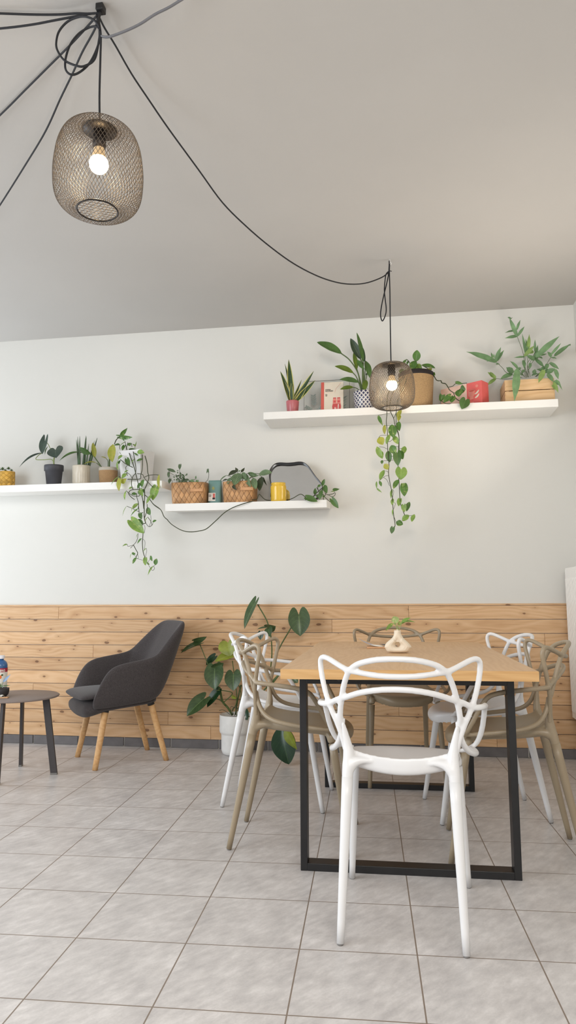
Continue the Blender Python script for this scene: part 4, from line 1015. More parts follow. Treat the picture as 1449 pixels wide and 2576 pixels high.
# ------------------------------------------------------------------ middle shelf
def basket(key, px, back, w_px, d_m, top_px, strap_dx, label, rz=0.):
    r = on_shelf('plant_basket', key, px, 1250, back, rz); tag(r, label, 'basket', None)
    h = pot_h(r, px, top_px); u = unit(r.location.y-d_m/2); hw = w_px*u/2; hd = d_m/2
    m = MB(); pr = [(.93, 0), (.965, .01), (1.0, h*.6), (1.0, h-.002), (.985, h), (.955, h-.002), (.94, h*.5), (.90, .01)]
    sg = 64; vs, us, fs = [], [], []
    for i, (q, z) in enumerate(pr):
        for j in range(sg+1):
            a = 2*math.pi*j/sg; ca, sa = math.cos(a), math.sin(a); k = (abs(ca)**4+abs(sa)**4)**(-.25)
            vs.append((hw*q*ca*k, hd*q*sa*k, z)); us.append((j/sg, z/h*.5 if i < 4 else z/h*.5+.5))
    for i in range(len(pr)-1):
        for j in range(sg): a = i*(sg+1)+j; fs.append([a, a+1, a+sg+2, a+sg+1])
    m.add(vs, fs, us); disc(m, 1, .008, 32, sx=hw*.92, sy=hd*.92, power=4); m.build('basket', MT['chip'], r)
    m = MB(); box(m, (strap_dx*u, -hd-.004, h*.62), (34*u, .006, 8*u), .002)
    for s_ in (-1, 1):
        q = len(m.v); lathe(m, [(0, .002), (.003, .001), (.0035, 0)], 10); m.xf(Matrix.Translation((strap_dx*u+s_*13*u, -hd-.007, h*.62)) @ Matrix.Rotation(R(90), 4, 'X'), q)
    m.build('handle', MT['strap'], r)
    m = MB(); disc(m, 1, h-.03, 32, sx=hw*.9, sy=hd*.9, power=4); m.build('soil', MT['soil'], r)
    return r
r = basket('M', 479, .125, 96, .19, 1216, 28, 'woven wood-chip basket of straggly ivy, left of the teal bag', R(2))
V = View(380, 1180, 12.07, r.location.y); m = MB(); ms = MB()
def ivy(cx, cy, n, sx, sy, sz):
    for _ in range(n):
        x, y = random.gauss(cx, sx), random.gauss(cy, sy); a = random.uniform(0, 6.28); d = random.uniform(-.05, .04)
        b = V.p(x, y, d); t = b+Vector((math.cos(a), random.uniform(-.7, .2), math.sin(a)))*V.w(sz)
        leaf(m, b, t, V.w(sz*.8), 'heart', nrm=(random.uniform(-.5, .5), -1, random.uniform(-.3, .6)), nu=5, nv=2)
ivy(820, 250, 16, 70, 60, 55); ivy(1000, 330, 34, 85, 60, 62); ivy(1060, 420, 22, 110, 25, 60); ivy(820, 420, 10, 60, 22, 45); ivy(930, 180, 8, 40, 40, 60)
V2 = View(390, 1130, 3.019, r.location.y)
leaves(m, V2, [(130, 165, 90, 150, 24, 'heart', 0), (115, 160, 157, 175, 26, 'heart', 0), (105, 180, 103, 218, 20, 'heart', 0), (115, 230, 108, 262, 24, 'heart', 0), (190, 120, 188, 155, 24, 'heart', 0), (290, 240, 262, 258, 26, 'heart', 1), (320, 240, 318, 275, 22, 'heart', 1), (310, 225, 312, 200, 12, 'lance', 1), (405, 155, 392, 185, 14, 'heart', 0), (400, 155, 410, 180, 14, 'heart', 0), (275, 240, 300, 268, 22, 'heart', 1)])
stems(ms, V2, [(.003, (205, 262), (240, 266), (300, 264), (390, 252)), (.0014, (125, 268), (170, 266), (215, 264)), (.0014, (215, 265), (195, 210), (185, 150)), (.0014, (215, 250), (160, 208), (110, 175), (105, 165)), (.0014, (110, 180), (112, 225), (115, 250)), (.0014, (240, 262), (280, 240), (310, 225)), (.0014, (385, 247), (402, 230), (408, 190), (398, 158)), (.0014, (230, 260), (200, 200), (160, 205)), (.0014, (125, 268), (130, 240), (115, 232))])
local(m, r).build('foliage', [MT['ivy'], MT['fern']], r); local(ms, r).build('stem', MT['stem_dark'], r)
r = basket('M', 605, .125, 88, .19, 1213, 28, 'woven wood-chip basket of striped calathea, right of the teal bag', R(-2))
V = View(500, 1160, 6.586, r.location.y-.07); m = MB(); ms = MB()
leaves(m, V, [
 (665, 205, 590, 402, 165, 'oval', 0, 0, 0, -.06), (720, 195, 790, 310, 95, 'oval', 0, 15, 0, -.03), (790, 225, 862, 430, 85, 'oval', 0, 25, 0, -.05), (900, 285, 950, 465, 105, 'oval', 0, 5, -.01, -.06), (545, 270, 480, 385, 75, 'oval', 0, 20, 0, -.04),
 (475, 235, 350, 335, 60, 'oval', 0, 45, .02, .0), (640, 215, 590, 255, 60, 'oval', 0, 30), (640, 165, 490, 240, 95, 'oval', 1, 20, .05, .03), (640, 180, 605, 105, 52, 'lance', 1, 30, .04, .03), (700, 180, 762, 108, 42, 'lance', 1, 45, .04, .03),
 (820, 200, 985, 245, 75, 'oval', 0, 40, .02, -.01), (1005, 215, 1215, 190, 110, 'oval', 0, -10, -.01, -.04), (1045, 265, 1010, 495, 125, 'oval', 1, 20, .0, -.03), (1070, 265, 1130, 405, 35, 'lance', 1, 40), (560, 395, 625, 480, 50, 'lance', 1, 20), (470, 300, 380, 345, 50, 'lance', 1, 40, .05, .05), (690, 150, 660, 190, 30, 'lance', 0, 20)], .03)
stems(ms, V, [(.004, (620, 335, .06), (720, 332, .06), (820, 330, .05)), (.002, (680, 340, .06), (665, 260, .03), (665, 205)), (.002, (720, 340, .06), (715, 250, .03), (720, 195)), (.0018, (720, 330, .06), (780, 215, .03), (900, 205), (1005, 208)), (.0018, (760, 330, .06), (900, 260), (1000, 235), (1045, 265)), (.0018, (640, 330, .06), (540, 260, .02), (470, 240)), (.0018, (650, 330, .06), (560, 280, .03), (430, 320, .05)), (.0018, (800, 320, .05), (870, 260), (905, 285)), (.0018, (690, 330, .05), (690, 220, .05), (700, 180, .04)), (.0018, (670, 330, .05), (650, 230, .05), (640, 180, .04))])
local(m, r).build('foliage', [MT['calathea'], MT['calathea_d']], r); local(ms, r).build('stem', MT['stem'], r)
# teal coffee bag
r = on_shelf('coffee_bag', 'M', 542, 1240, .10, R(3)); tag(r, 'teal paper bag with white label standing between the two baskets', 'bag')
h = pot_h(r, 542, 1209); u = unit(r.location.y); hw = 17*u
m = MB(); vs, us, fs = [], [], []; nx, nz = 10, 12
for s_ in (-1, 1):
    for i in range(nx+1):
        for k2 in range(nz+1):
            a = i/nx*2-1; z = k2/nz; th = .034*(1-z)**.6*(1-.45*abs(a)**4)+.002
            vs.append((a*hw*(1+.02*math.sin(z*9)), s_*th, z*h)); us.append((i/nx, z))
o2 = (nx+1)*(nz+1); w = nz+1
for i in range(nx):
    for k2 in range(nz): q = i*w+k2; fs.append([q, q+w, q+w+1, q+1]); fs.append([o2+q, o2+q+1, o2+q+w+1, o2+q+w])
for k2 in range(nz):
    for i in (0, nx): q = i*w+k2; f_ = [q, q+1, o2+q+1, o2+q]; fs.append(f_ if i == 0 else f_[::-1])
for i in range(nx):
    for k2 in (0, nz): q = i*w+k2; fs.append([q, q+w, o2+q+w, o2+q])
m.add(vs, fs, us); m.build('bag_body', MT['teal'], r)
def flat_patch(outl, mat, name, parent, y): m = MB(); prism(m, outl, y, y+.0006); return m.build(name, mat, parent)
fy = lambda z: -.034*(1-z/h)**.6-.004
def bag_patch(x0, z0, x1, z1, mat, name, lift=0, parent=None):
    m = MB(); vs = []
    for a, z in ((x0, z0), (x1, z0), (x1, z1), (x0, z1)): vs.append((a*u, fy(z*u)-lift, z*u))
    m.add(vs, [[0, 1, 2, 3]], smooth=False); return m.build(name, mat, parent or r)
lab = bag_patch(-16, 7, 3, 29, MT['paper'], 'label')
bag_patch(-5, 11, 2, 16, MT['ink'], 'label_print', .0008, lab); bag_patch(-4, 16, 1.5, 27, MT['red'], 'label_print', .0008, lab)
for i in range(3): bag_patch(-15, 23-i*2.2, -9+i % 2, 24.0-i*2.2, MT['ink'], 'label_print', .0008, lab)
m = MB()
for k2 in range(9):
    a = k2*2*math.pi/9+.2; c = Vector((-3.5*u, fy(42*u)-.001, 41*u)); leaf(m, c, c+Vector((math.cos(a)*4.6*u, 0, math.sin(a)*5.6*u)), 2.0*u, 'lance', nrm=(0, -1, 0), roll=0, bend=0, fold=0, nu=4, nv=1)
m.build('leaf_print', plain('pale_olive_print', rgb(176, 180, 112), .6), r)
# amber candle jar
r = on_shelf('candle_jar', 'M', 701, 1240, .175); tag(r, 'yellow ribbed glass candle jar in front of the wavy mirror', 'candle')
h = pot_h(r, 701, 1215); u = unit(r.location.y); ra = 20.5*u
m = MB(); vs, us, fs = [], [], []; sg = 120
hl = [0, .004, .012]+[.012+(h*.80-.012)*t/10 for t in range(1, 11)]
rr = [ra*.94, ra*.985, ra]+[ra]*10
for i, (q, z) in enumerate(zip(rr, hl)):
    for j in range(sg+1):
        a = 2*math.pi*j/sg; k2 = 1+.012*math.cos(30*a+z*260)*(1 if 2 <= i else 0); vs.append((q*k2*math.cos(a), q*k2*math.sin(a), z)); us.append((j/sg, z/h))
for i in range(len(hl)-1):
    for j in range(sg): a = i*(sg+1)+j; fs.append([a, a+1, a+sg+2, a+sg+1])
m.add(vs, fs, us); lathe(m, [(ra, h*.80), (ra*.97, h*.835), (ra*.90, h*.85), (ra*.90, h*.87), (ra*.93, h*.88), (ra*.93, h*.97), (ra*.90, h), (ra*.85, h), (ra*.84, h*.86)], 60); disc(m, ra*.94, 0.001)
m.build('jar', MT['amber'], r)
m = MB(); lathe(m, [(ra*.965, .01), (ra*.965, h*.66), (0, h*.66)], 48); m.build('candle_wax', MT['amber_wax'], r)
# wavy mirror leaning on the wall
V = View(640, 1140, 6.586, 4.72)
base = V.p(720, 770); z, t = SH['M']
mr = empty('wavy_mirror', (V.p(700, 770).x, 4.640, z+.05-.145*math.sin(R(t))+.001), 0, R(-12)); tag(mr, 'wavy black-rimmed mirror leaning on the wall on the middle shelf', 'mirror')
face = [(320, 770), (292, 560), (256, 430), (250, 320), (280, 240), (340, 180), (420, 160), (540, 165), (640, 158), (740, 146), (820, 160), (890, 215), (950, 300), (1010, 385), (1080, 470), (1118, 540), (1100, 650), (1020, 740), (900, 770)]
li = inv(mr); pts = []
def on_plane(px, py):      # intersection of a sight line with the leaning mirror plane
    d = ray(px, py); o_ = li @ EYE; d_ = li.to_3x3() @ d; k2 = -o_.y/d_.y; q = o_+d_*k2; return (q.x, q.z)
pts = [on_plane(640+x/6.586, 1140+y/6.586) for x, y in face]
zmn = .0035
out = [(q.x, max(zmn, q.z)) for q in catmull([(x, 0, z_) for x, z_ in pts], 6, True)]
m = MB(); n_ = len(out); m.add([(x, .030, z_) for x, z_ in out], [list(range(n_))], smooth=False); m.build('mirror_glass', MT['mirror'], mr)
m = MB(); vs, fs = [], []
cx = sum(p[0] for p in out)/n_; cz = sum(p[1] for p in out)/n_
ringp = [(.0302, -.0005), (.020, .000), (.019, -.0008), (.010, .0002), (.009, -.0006), (.001, .0004), (.0, .0015), (.001, .0035), (.020, .004), (.034, .004), (.034, 0)]
for i in range(n_):
    a, b = out[i-1], out[(i+1) % n_]; tx_, tz_ = b[0]-a[0], b[1]-a[1]; l_ = math.hypot(tx_, tz_) or 1; nx_, nz_ = -tz_/l_, tx_/l_
    if nx_*(out[i][0]-cx)+nz_*(out[i][1]-cz) < 0: nx_, nz_ = -nx_, -nz_
    for d_, o_ in ringp: vs.append((out[i][0]+nx_*o_, d_, max(.0005, out[i][1]+nz_*o_)))
k2 = len(ringp)
for i in range(n_):
    for j in range(k2-1): a = i*k2+j; b = ((i+1) % n_)*k2+j; fs.append([a, b, b+1, a+1])
m.add(vs, fs); m.build('rim', MT['mirror_frame'], mr)

# ------------------------------------------------------------------ right shelf
r = on_shelf('potted_snake_plant', 'R', 736, 1020, .16); tag(r, 'raspberry pot with a yellow-edged snake plant at the left end of the top shelf', 'potted plant')
h = pot_h(r, 736, 1010); ra = px_r(r, 35)
m = MB(); lathe(m, [(0, 0), (ra*.80, 0), (ra*.84, .003), (ra*.99, h-.004), (ra*.98, h), (ra*.92, h-.001), (ra*.9, h-.02), (0, h-.02)], 48); m.build('pot', MT['red_pot'], r)
m = MB(); disc(m, ra*.92, h-.010); m.build('soil', MT['soil'], r)
V = View(640, 760, 3.45, r.location.y); m = MB()
for b, t_, w, ro, dy, be in (((325, 865), (297, 497), 62, 8, .0, .04), ((310, 865), (224, 600), 52, 20, -.01, .1), ((318, 865), (264, 535), 36, 40, .02, .04), ((345, 865), (515, 598), 60, -20, .0, -.08), ((350, 868), (528, 678), 55, 20, -.03, -.12), ((335, 865), (410, 672), 34, -30, .03, -.05), ((325, 868), (318, 700), 40, 0, -.03, .05), ((312, 868), (262, 690), 34, 25, -.03, .08), ((360, 868), (450, 740), 40, 30, -.02, -.08)):
    leaf(m, V.p(*b, dy*.3), V.p(*t_, dy), V.w(w), 'sword', roll=ro, bend=be, fold=.7, nu=14)
local(m, r).build('foliage', MT['snake'], r)
# clear picture frame with pressed leaves
def leaning(name, px0, px1, py_top, back, lean, label, cat, py_bot=1035):
    Y = D-back; x0, x1 = at(px0, 1000, Y).x, at(px1, 1000, Y).x; z0 = SH['R'][0]+.0506
    r = empty(name, ((x0+x1)/2, Y, z0), 0, R(-lean)); tag(r, label, cat); return r, (x1-x0)/2, (at((px0+px1)/2, py_top, Y).z-z0)/math.cos(R(lean))
r, hw, h = leaning('pressed_leaf_frame', 764, 879, 953, .060, 8, 'clear glass frame of pressed leaves behind the cook book', 'picture frame')
m = MB(); box(m, (0, 0, h/2), (hw*2, .003, h)); m.build('glass_pane', MT['glass'], r)
m = MB(); tube(m, [(-hw, 0, .0015), (hw, 0, .0015), (hw, 0, h), (-hw, 0, h)], .0017, 6, 1, closed=True, smooth=False); m.build('frame', MT['black_steel'], r)
m = MB()
def sprig(cx, cz, n, L_, a0, w):
    m = MB(); d = Vector((math.cos(a0), 0, math.sin(a0))); tube(m, [Vector((cx, -.0022, cz)), Vector((cx, -.0022, cz))+d*L_], .0006, 4, 1)
    for i in range(n):
        for s_ in (-1, 1):
            b = Vector((cx, -.0022, cz))+d*L_*(i+1)/n; e = Matrix.Rotation(s_*R(48), 3, 'Y') @ d; leaf(m, b, b+e*L_*.34, w, 'lance', nrm=(0, -1, 0), roll=0, bend=0, fold=0, nu=5, nv=1)
    m.build('pressed_leaf', MT['pressed'], r)
u = unit(4.72); sprig(-33*u, 30*u, 5, 30*u, R(95), 4.5*u); sprig(-36*u, 20*u, 4, 20*u, R(150), 5*u); sprig(-30*u, 14*u, 4, 18*u, R(40), 4*u); sprig(-38*u, 2*u, 3, 14*u, R(20), 5*u); sprig(40*u, 10*u, 5, 40*u, R(85), 5*u)
# postcard further right behind the pot
r, hw, h = leaning('picture_card', 892, 946, 951, .045, 6, 'pale grey card with small ring prints, half hidden behind the diamond pot', 'card')
m = MB(); box(m, (0, 0, h/2), (hw*2, .003, h), .0005); m.build('card', plain('pale_grey_card', rgb(206, 204, 198), .5), r)
for (cx, cz, ra) in ((-15, 70, 4), (-6, 62, 3), (-17, 54, 3.2), (4, 74, 3.5), (12, 60, 4), (-10, 44, 3.5), (8, 44, 3), (-17, 33, 3), (16, 36, 4)):
    m = MB(); tube(m, [(cx*u+ra*u*math.cos(a), -.0022, cz*u+ra*u*math.sin(a)) for a in [2*math.pi*i/12 for i in range(12)]], .0009, 4, 1, closed=True); m.build('ring_print', MT['ink'], r)
# cook book
r, hw, h = leaning('cook_book', 807, 863, 957, .150, 10, 'cream cook book with a red spine and preserving jars on its cover', 'book')
u = unit(r.location.y)
m = MB(); box(m, (0, .010, h/2), (hw*2-.002, .016, h-.004)); pg = m.build('pages', MT['paper'], r)
m = MB(); box(m, (.004, 0, h/2), (hw*2-.008, .003, h), .0005); box(m, (.004, .019, h/2), (hw*2-.008, .003, h), .0005); cv = m.build('cover', MT['cream'], r)
m = MB(); box(m, (-hw+.0095, .0085, h/2), (.021, .0245, h+.001), .001); m.build('spine', MT['red'], r)
y = -.0022
add_text('KNIHA', 4.6*u, MT['ink'], cv, (-18*u, y, h-23.5*u), bold=.12*u); add_text('KAVÁREN', 4.6*u, MT['ink'], cv, (-18*u, y, h-27.6*u), bold=.12*u)
for i, (t_, w) in enumerate((('Káva', 4), ('Dezert', 5), ('Místa', 4.5), ('Chuť', 6))): add_text(t_, 2.3*u, MT['ink'], cv, (-18*u, y, h-(36+i*1.9)*u))
m = MB(); box(m, (-8*u, y, h-31*u), (20*u, .0003, .25*u)); m.build('rule_line', MT['rose'], cv)
def jar_art(cx, zb, s, parent, mat, mat2):
    P = lambda l: [(cx+x*s, zb+z_*s) for x, z_ in l]
    flat_patch(P([(-11, 2), (-9, 0), (9, 0), (11, 2), (12, 12), (10.5, 20), (-10.5, 20), (-12, 12)]), mat, 'jar_print', parent, y-.0002)
    for dx in (-5.5, 5.5):
        flat_patch(P([(dx-5, 20.5), (dx+5, 20.5), (dx+5, 30), (dx+4, 34), (dx-4, 34), (dx-5, 30)]), mat2, 'jar_print', parent, y-.0002)
        flat_patch(P([(dx-4.5, 34.5), (dx+4.5, 34.5), (dx+4, 38), (dx-4, 38)]), mat, 'jar_print', parent, y-.0003)
        flat_patch(P([(dx-3, 23), (dx+3, 23), (dx+3, 29), (dx-3, 29)]), mat, 'jar_print', parent, y-.0004)
    flat_patch(P([(3, 4), (5, 4), (6, 18), (3.5, 18)]), MT['paper'], 'jar_print', parent, y-.0006)
    for a, b in ((-6, 4), (-3.3, 4), (-6, 7), (-3.3, 7)): flat_patch(P([(a, b), (a+2, b), (a+2, b+2), (a, b+2)]), MT['paper'], 'jar_print', parent, y-.0006)
jar_art(12*u, 8*u, u*.98, cv, plain('red_print', rgb(206, 86, 84), .6), MT['rose'])
m = MB(); tube(m, [(7*u, y, h-31*u), (10*u, y, h-20*u), (16*u, y, h-13*u), (23*u, y, h-3*u)], .0006, 4, 5); m.build('thread_print', MT['rose'], cv)
m = MB(); box(m, (12*u, y, 7.4*u), (30*u, .0003, .6*u)); m.build('ground_print', MT['rose'], cv)

# blue diamond pot with strelitzia
r = on_shelf('potted_strelitzia', 'R', 916, 1010, .175); tag(r, 'blue and white diamond-patterned pot with a large paddle-leaved plant', 'potted plant')
h = pot_h(r, 916, 988); ra = px_r(r, 57)
m = MB(); lathe(m, [(0, 0), (ra*.82, 0), (ra*.85, .003), (ra*1.0, h-.003), (ra*.99, h), (ra*.93, h-.001), (ra*.9, h-.02), (0, h-.02)], 48); m.build('pot', MT['diamond'], r)
m = MB(); disc(m, ra*.93, h-.008); m.build('soil', MT['soil'], r)
V = View(780, 820, 8.05, r.location.y); m = MB()
for b, t_, w, ro, d0, d1, be, mi in (
 ((625, 552), (138, 330), 205, 10, -.02, -.06, .10, 0), ((1020, 660), (818, 250), 165, -10, .02, .0, .06, 1), ((1070, 740), (942, 130), 120, 40, .0, -.02, .05, 0), ((1110, 720), (1060, 420), 95, -35, .01, .0, .03, 1), ((945, 870), (880, 540), 105, 20, .0, .01, .05, 2),
 ((868, 948), (498, 815), 140, 10, -.03, -.07, .14, 2), ((975, 1140), (600, 1085), 130, 5, -.03, -.08, .18, 0), ((870, 1240), (608, 1285), 95, 0, -.03, -.07, .14, 2), ((960, 700), (1100, 880), 95, 25, .0, -.04, .12, 0), ((1120, 715), (1215, 1060), 145, -20, .02, -.01, .12, 0), ((1130, 1100), (1105, 1315), 120, 5, -.03, -.06, .10, 2), ((1150, 950), (1135, 1005), 30, 30, .02, .02, .05, 1)):
    leaf(m, V.p(*b, d0), V.p(*t_, d1), V.w(w), 'oval', roll=ro, bend=be, fold=.25, mi=mi, nu=14, wav=.012)
local(m, r).build('foliage', [MT['green'], leaf_mat('deep_green_leaf', rgb(44, 62, 38), rgb(96, 118, 80), kind='veined'), leaf_mat('fresh_green_leaf', rgb(86, 106, 34), rgb(128, 146, 76), kind='veined')], r)
m = MB(); stems(m, V, [(.004, (1050, 1340), (1010, 1150), (960, 930), (800, 690), (625, 552)), (.006, (1070, 1340), (1068, 1000), (1072, 740)), (.004, (1085, 1340), (1085, 1000), (1060, 800), (1020, 660)), (.0035, (1045, 1340), (990, 1160), (930, 1020), (868, 948)), (.003, (1040, 1340), (1010, 1200), (975, 1140)), (.0028, (1020, 1340), (950, 1265), (870, 1240)), (.004, (1075, 1340), (1000, 1050), (945, 870)), (.003, (1090, 1330), (1130, 1090), (1160, 960), (1150, 940)), (.0035, (1095, 1330), (1110, 1000), (1120, 715)), (.003, (1080, 1320), (1110, 1200), (1130, 1100))])
local(m, r).build('stem', MT['stem'], r)

# jute basket with the hanging pothos
r = on_shelf('trailing_pothos', 'R', 1048, 1000, .135); tag(r, 'jute basket with black liner behind the far lamp, pothos vines hanging below the top shelf', 'potted plant')
h = pot_h(r, 1048, 940); u = unit(r.location.y); ra = 45*u
m = MB(); lathe(m, [(0, 0), (ra*.84, 0), (ra*.88, .006), (ra*.94, h*.45), (ra*1.0, h*.88), (ra*.97, h*.93), (ra*.93, h*.93)], 56); m.build('basket', MT['jute'], r)
m = MB(); lathe(m, [(ra*1.005, h*.87), (ra*1.02, h*.90), (ra*1.01, h*.985), (ra*.97, h), (ra*.93, h*.97), (ra*.92, h*.85), (0, h*.85)], 56); m.build('liner', MT['black_liner'], r)
m = MB(); disc(m, ra*.92, h*.90); m.build('soil', MT['soil'], r)
m = MB(); ms = MB(); V = View(1000, 860, 11.15, r.location.y)
leaves(m, V, [(520, 545, 548, 228, 205, 'oval', 1, 5, 0, -.01), (460, 540, 430, 790, 200, 'oval', 1, 10, -.02, -.05), (245, 495, 180, 640, 110, 'oval', 1, 35, .0, -.02), (310, 530, 270, 640, 80, 'lance', 1, 30), (540, 640, 690, 770, 150, 'oval', 0, 35, -.02, -.04), (530, 700, 500, 800, 90, 'oval', 0, 20, -.04, -.05), (680, 655, 1060, 742, 160, 'oval', 1, -20, -.02, -.05), (890, 740, 890, 850, 150, 'oval', 2, 10, .0, -.02), (1000, 870, 1060, 940, 90, 'lance', 1, 45, -.03, -.04), (380, 700, 300, 820, 120, 'oval', 1, 30, 0, -.02), (150, 760, 60, 880, 110, 'oval', 1, 10, 0, -.03), (250, 780, 200, 860, 90, 'oval', 0, 10, -.02, -.04)])
stems(ms, V, [(.0035, (480, 870), (495, 720), (520, 600), (520, 540)), (.0025, (480, 860), (400, 700), (300, 530), (245, 490)), (.0025, (880, 870), (860, 760), (690, 660)), (.0025, (500, 800), (530, 700), (545, 640)), (.003, (300, 880), (350, 760), (400, 640), (460, 540)), (.003, (1000, 900), (1040, 980, -.04), (1090, 1070, -.05), (1160, 1090, -.05), (1220, 1090, -.05), (1250, 1150, -.05), (1340, 1170, -.06), (1400, 1240, -.07), (1449, 1340, -.08))])
V = View(1080, 930, 8.05, 4.535)
leaves(m, V, [(235, 600, 220, 480, 80, 'heart', 1, 20, .03, .02), (235, 610, 320, 500, 90, 'heart', 1, -10, .03, .02), (425, 540, 285, 665, 120, 'heart', 1, 0, .0, -.01), (620, 400, 600, 550, 150, 'oval', 1, 25, .0, -.02), (630, 390, 735, 400, 150, 'oval', 3, 40, .0, -.02), (510, 540, 445, 670, 110, 'oval', 1, 20, .0, -.01), (730, 620, 655, 800, 190, 'heart', 3, -10, -.02, -.03), (520, 250, 680, 290, 60, 'lance', 1, 30, .12, .12), (560, 470, 570, 540, 80, 'oval', 1)])
stems(ms, V, [(.003, (110, 160, .06), (160, 220, .04), (230, 225, .03), (255, 270, .02), (330, 290, .01), (380, 360), (420, 420), (490, 470), (510, 530), (560, 600), (650, 650)), (.0022, (500, 470), (560, 470), (620, 390)), (.0022, (390, 355, .1), (480, 330, .1), (520, 290, .12), (600, 285, .14), (760, 270, .16)), (.0022, (230, 620, .03), (300, 670, .0), (380, 690, -.02), (440, 685)), (.002, (430, 640), (400, 600), (420, 560))])
# vines hanging behind the far lamp
V = View(900, 1010, 7.245, 4.495)
stems(ms, View(900, 1010, 7.245, 4.50), [(.0026, (900, -560, .10), (760, -380, .02), (560, -160), (535, 100), (530, 250), (520, 380), (540, 560), (545, 860), (570, 1150), (560, 1300), (590, 1500), (620, 1650), (640, 1900), (655, 2080), (680, 2250), (655, 2310)),
 (.0026, (920, -560, .10), (800, -380, .02), (640, -150), (585, 60), (600, 190), (655, 310), (680, 430), (735, 560), (755, 700), (740, 860), (735, 1180), (750, 1420), (765, 1700), (785, 1880), (855, 2070)), (.0022, (940, -560, .10), (850, -300, .01), (740, -60), (705, 160), (700, 370), (715, 520), (750, 650), (755, 880)), (.002, (655, 310), (690, 230), (710, 160))])
stems(ms, V, [(.0012, (590, 215), (480, 230), (370, 255)), (.0012, (500, 435), (600, 435), (700, 440)), (.0012, (530, 615), (420, 620), (385, 655)), (.0012, (545, 870), (470, 835), (390, 825)), (.0012, (735, 825), (640, 815), (600, 830)), (.0012, (755, 870), (800, 850)), (.0014, (545, 740), (600, 720), (640, 690)), (.0012, (560, 1300), (540, 1275), (500, 1265)), (.0012, (565, 1350), (500, 1360), (390, 1445)), (.0012, (580, 1540), (530, 1430), (470, 1385)), (.0012, (630, 1780), (655, 1650), (640, 1600)), (.0012, (655, 1960), (685, 1870), (665, 1840)), (.0012, (665, 2110), (700, 2200)), (.0012, (875, 1900), (930, 1860)), (.0012, (930, 2085), (1000, 2075)), (.0012, (600, 1000), (670, 1010)), (.0012, (600, 1050), (660, 1050)), (.0012, (470, 1080), (650, 1070))])
leaves(m, V, [
 (370, 255, 455, 440, 60, 'lance', 1, 20), (490, 430, 490, 600, 62, 'oval', 2, 15), (620, 430, 650, 660, 145, 'oval', 1, 0), (790, 150, 730, 320, 85, 'oval', 2, 25), (770, 250, 740, 370, 70, 'lance', 2, 20), (745, 370, 760, 540, 90, 'oval', 1, 20), (590, 600, 520, 780, 75, 'oval', 0, 20), (650, 630, 745, 780, 90, 'oval', 0, 10),
 (390, 655, 460, 790, 130, 'oval', 2, 10), (350, 830, 440, 1040, 95, 'oval', 0, 15), (440, 910, 450, 1045, 60, 'oval', 0, 20), (610, 805, 690, 960, 130, 'oval', 1, 20), (550, 905, 585, 1110, 110, 'oval', 1, 10), (855, 820, 830, 960, 90, 'oval', 0, 5), (770, 900, 825, 1055, 110, 'oval', 1, 20), (720, 940, 735, 1175, 140, 'heart', 3, 10), (445, 1070, 440, 1140, 50, 'oval', 3), (490, 1140, 555, 1240, 95, 'oval', 2, 10),
 (480, 1255, 400, 1430, 85, 'oval', 0, 15), (345, 1455, 350, 1600, 35, 'lance', 0, 30), (345, 1580, 440, 1658, 30, 'lance', 0, 30), (395, 1450, 430, 1548, 50, 'oval', 1), (790, 1240, 780, 1430, 195, 'heart', 0, -10), (735, 1430, 650, 1590, 85, 'oval', 1, 10), (840, 1535, 850, 1730, 130, 'heart', 1, 0), (860, 1490, 800, 1560, 50, 'oval', 0), (625, 1600, 605, 1770, 45, 'lance', 0, 20), (640, 1770, 625, 1890, 55, 'oval', 0, 10), (765, 1790, 745, 1910, 80, 'heart', 0, 10), (840, 1895, 850, 2020, 90, 'heart', 0, 10), (940, 1835, 890, 2005, 80, 'oval', 3, 15), (930, 2075, 810, 2180, 100, 'oval', 0, 10), (1030, 2060, 985, 2195, 75, 'oval', 0, 20), (640, 1960, 640, 2090, 25, 'lance', 0, 30), (700, 2200, 825, 2240, 100, 'oval', 1, 10), (640, 2300, 615, 2410, 80, 'heart', 3, 10)])
local(m, r).build('foliage', [MT['pothos'], MT['pothos_d'], MT['pothos_y'], MT['green']], r); local(ms, r).build('stem', MT['stem_dark'], r)

# card box with cup prints
zt = SH['R'][0]+.0505; c0 = at(1213.5, 1012, 4.565); hh = at(1213.5, 956, 4.565).z-zt
lp = at(1108.6, 977, 4.74); rp = at(1229, 966, 4.643)
ang_ = math.atan2(c0.y-lp.y, c0.x-lp.x); Lx = math.hypot(c0.x-lp.x, c0.y-lp.y); Dp = .088
r = empty('gift_box', (c0.x, c0.y, zt), ang_); tag(r, 'blush and coral card box printed with a stacked cup, half hidden by pothos leaves', 'box')
m = MB(); sp = Lx*.36
box(m, (-sp/2, Dp/2, hh/2), (sp, Dp, hh), .0006); m.build('coral_end', MT['red_side'], r)
m = MB(); box(m, (-sp-(Lx-sp)/2, Dp/2, hh/2), (Lx-sp, Dp, hh), .0006); m.build('blush_body', MT['pink'], r)
def on_front(outl, mat, name, lift=.0006): m = MB(); prism(m, outl, -lift-.0003, -lift); return m.build(name, mat, r)
X = lambda f_: -sp*(1-f_)
ell = lambda cx, cz, rx, rz_, a0=0, a1=360, n=20: [(cx+rx*math.cos(R(a0+(a1-a0)*i/n)), cz+rz_*math.sin(R(a0+(a1-a0)*i/n))) for i in range(n+(0 if a1-a0 == 360 else 1))]
w_ = sp
on_front([(X(.12), hh*.60), (X(.10), hh*.44), (X(.20), hh*.38), (X(.20), hh*.28), (X(.44), hh*.28), (X(.44), hh*.40), (X(.52), hh*.46), (X(.54), hh*.66)]+ell(X(.33), hh*.64, w_*.21, hh*.055, 0, 180), MT['rose'], 'cup_print')
